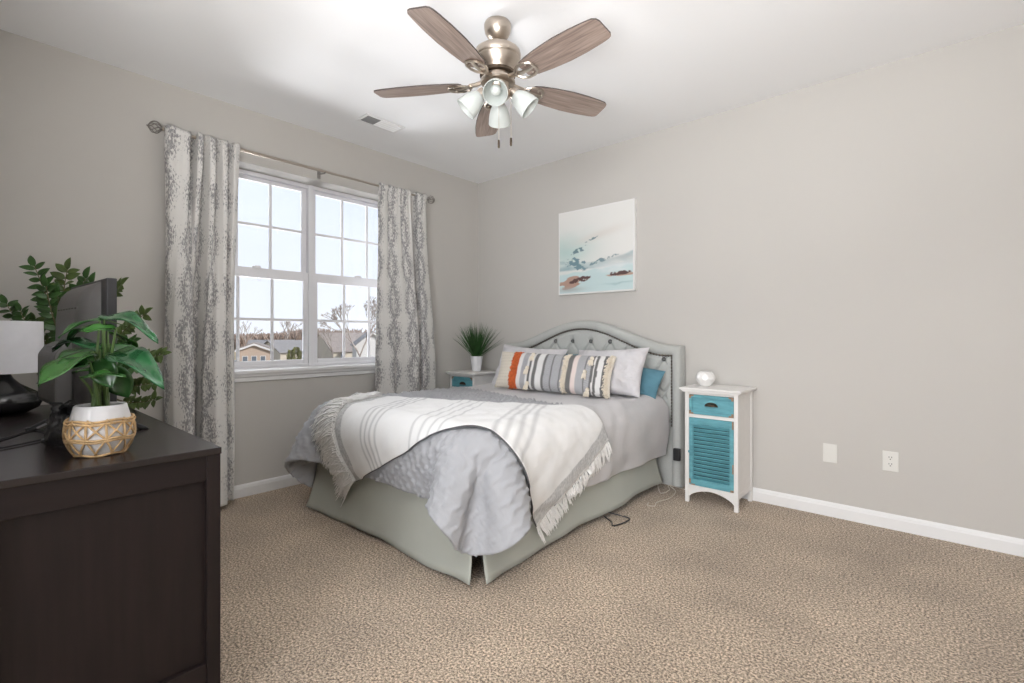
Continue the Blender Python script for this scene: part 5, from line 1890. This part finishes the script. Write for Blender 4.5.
def bare_tree(label, p, hgt, seed, group=None, spread=0.55, depth_=6):
    rr = random.Random(seed)
    mm = MB()

    def grow(b_, d_, l_, r_, lev):
        e = b_ + d_ * l_
        mid = b_.lerp(e, 0.5) + Vector((rr.uniform(-1, 1), rr.uniform(-1, 1), 0)) * l_ * 0.05
        mm.tube([b_, mid, e], [r_, r_ * 0.85, r_ * 0.65], 4 if lev < 4 else 3, cap=False)
        if lev >= depth_:
            return
        for k in range(2 if rr.random() < 0.55 else 3):
            nd_ = (d_ + Vector((rr.uniform(-1, 1), rr.uniform(-1, 1), rr.uniform(-0.25, 0.55))) * spread).normalized()
            grow(e, nd_, l_ * rr.uniform(0.66, 0.84), max(r_ * 0.66, 0.035), lev + 1)
    grow(Vector((0, 0, 0)), Vector((0, 0, 1)), hgt * 0.27, hgt * 0.017, 0)
    o = mm.build('bare_tree', M_BARK, None, smooth=60, recalc=False)
    o.location = (p.x, p.y, GZ)
    return tag(o, label, 'tree', group)


bare_tree('tall bare tree standing in front of the houses, in the right sash', at(360, 335, 75), 12.6, 12, spread=0.48, depth_=7)
bare_tree('smaller bare tree left of the tall tree, by the right sash left edge', at(333, 335, 100), 9.5, 9, spread=0.65, depth_=5)
bare_tree('bare tree above the long grey roof, in the left sash', at(284, 335, 145), 12.5, 15, depth_=5)
bare_tree('bare tree above the tan house, far left of the left sash', at(247, 335, 140), 11.5, 21, depth_=5)

# evergreen bush: many short needles on a rounded body
p = at(296, 335, 100)
eg = MB()
for (ox_b, oy_b, h_b, r_b) in ((0, 0, 3.7, 0.95), (0.5, 0.9, 2.9, 0.8), (-0.3, -0.9, 3.1, 0.85)):
    for k in range(240):
        z = rnd.random() ** 0.9
        r_ = r_b * (1.05 - z) ** 0.7 * (0.8 + 0.4 * rnd.random())
        an = rnd.uniform(0, 2 * PI); q = math.sqrt(rnd.random())
        c = Vector((ox_b + r_ * q * math.cos(an), oy_b + r_ * q * math.sin(an), 0.2 + z * h_b))
        d_ = Vector((math.cos(an), math.sin(an), 1.0)).normalized()
        leaf(eg, c, c + d_ * 0.6, (-math.sin(an), math.cos(an), 0.2), 0.30, nseg=3, nw=3)
eo = eg.build('evergreen_shrub', M_EVERG, None, smooth=0, recalc=False)
eo.location = (p.x, p.y, GZ)
tag(eo, 'rounded yellowish green shrub before the grey-roofed house', 'shrub')

# wooded hillside behind the houses
wd = MB()
for k in range(900):
    px_ = rnd.uniform(205, 420); dep = rnd.uniform(190, 300)
    c = at(px_, 335, dep)
    hill = 2.2 + 2.6 * math.exp(-((px_ - 305) / 22) ** 2) + 2.0 * math.exp(-((px_ - 350) / 30) ** 2)
    top_ = GZ + 4.6 + hill * rnd.uniform(0.45, 1.0)
    s_ = rnd.uniform(1.5, 3.0)
    for j in range(5):
        an = rnd.uniform(0, 2 * PI)
        e = Vector((c.x + s_ * math.cos(an), c.y + s_ * math.sin(an), top_ + rnd.uniform(-1.2, 1.0)))
        wd.tube([(c.x, c.y, GZ), (c.x, c.y, GZ + (top_ - GZ) * 0.5), e], [0.55, 0.75, 0.12], 3, cap=False)
wo = wd.build('distant_woods', M_WOODS, None, smooth=0, recalc=False)
wo['kind'] = 'stuff'
tag(wo, 'brown leafless woods on the rise behind the houses', 'woods')
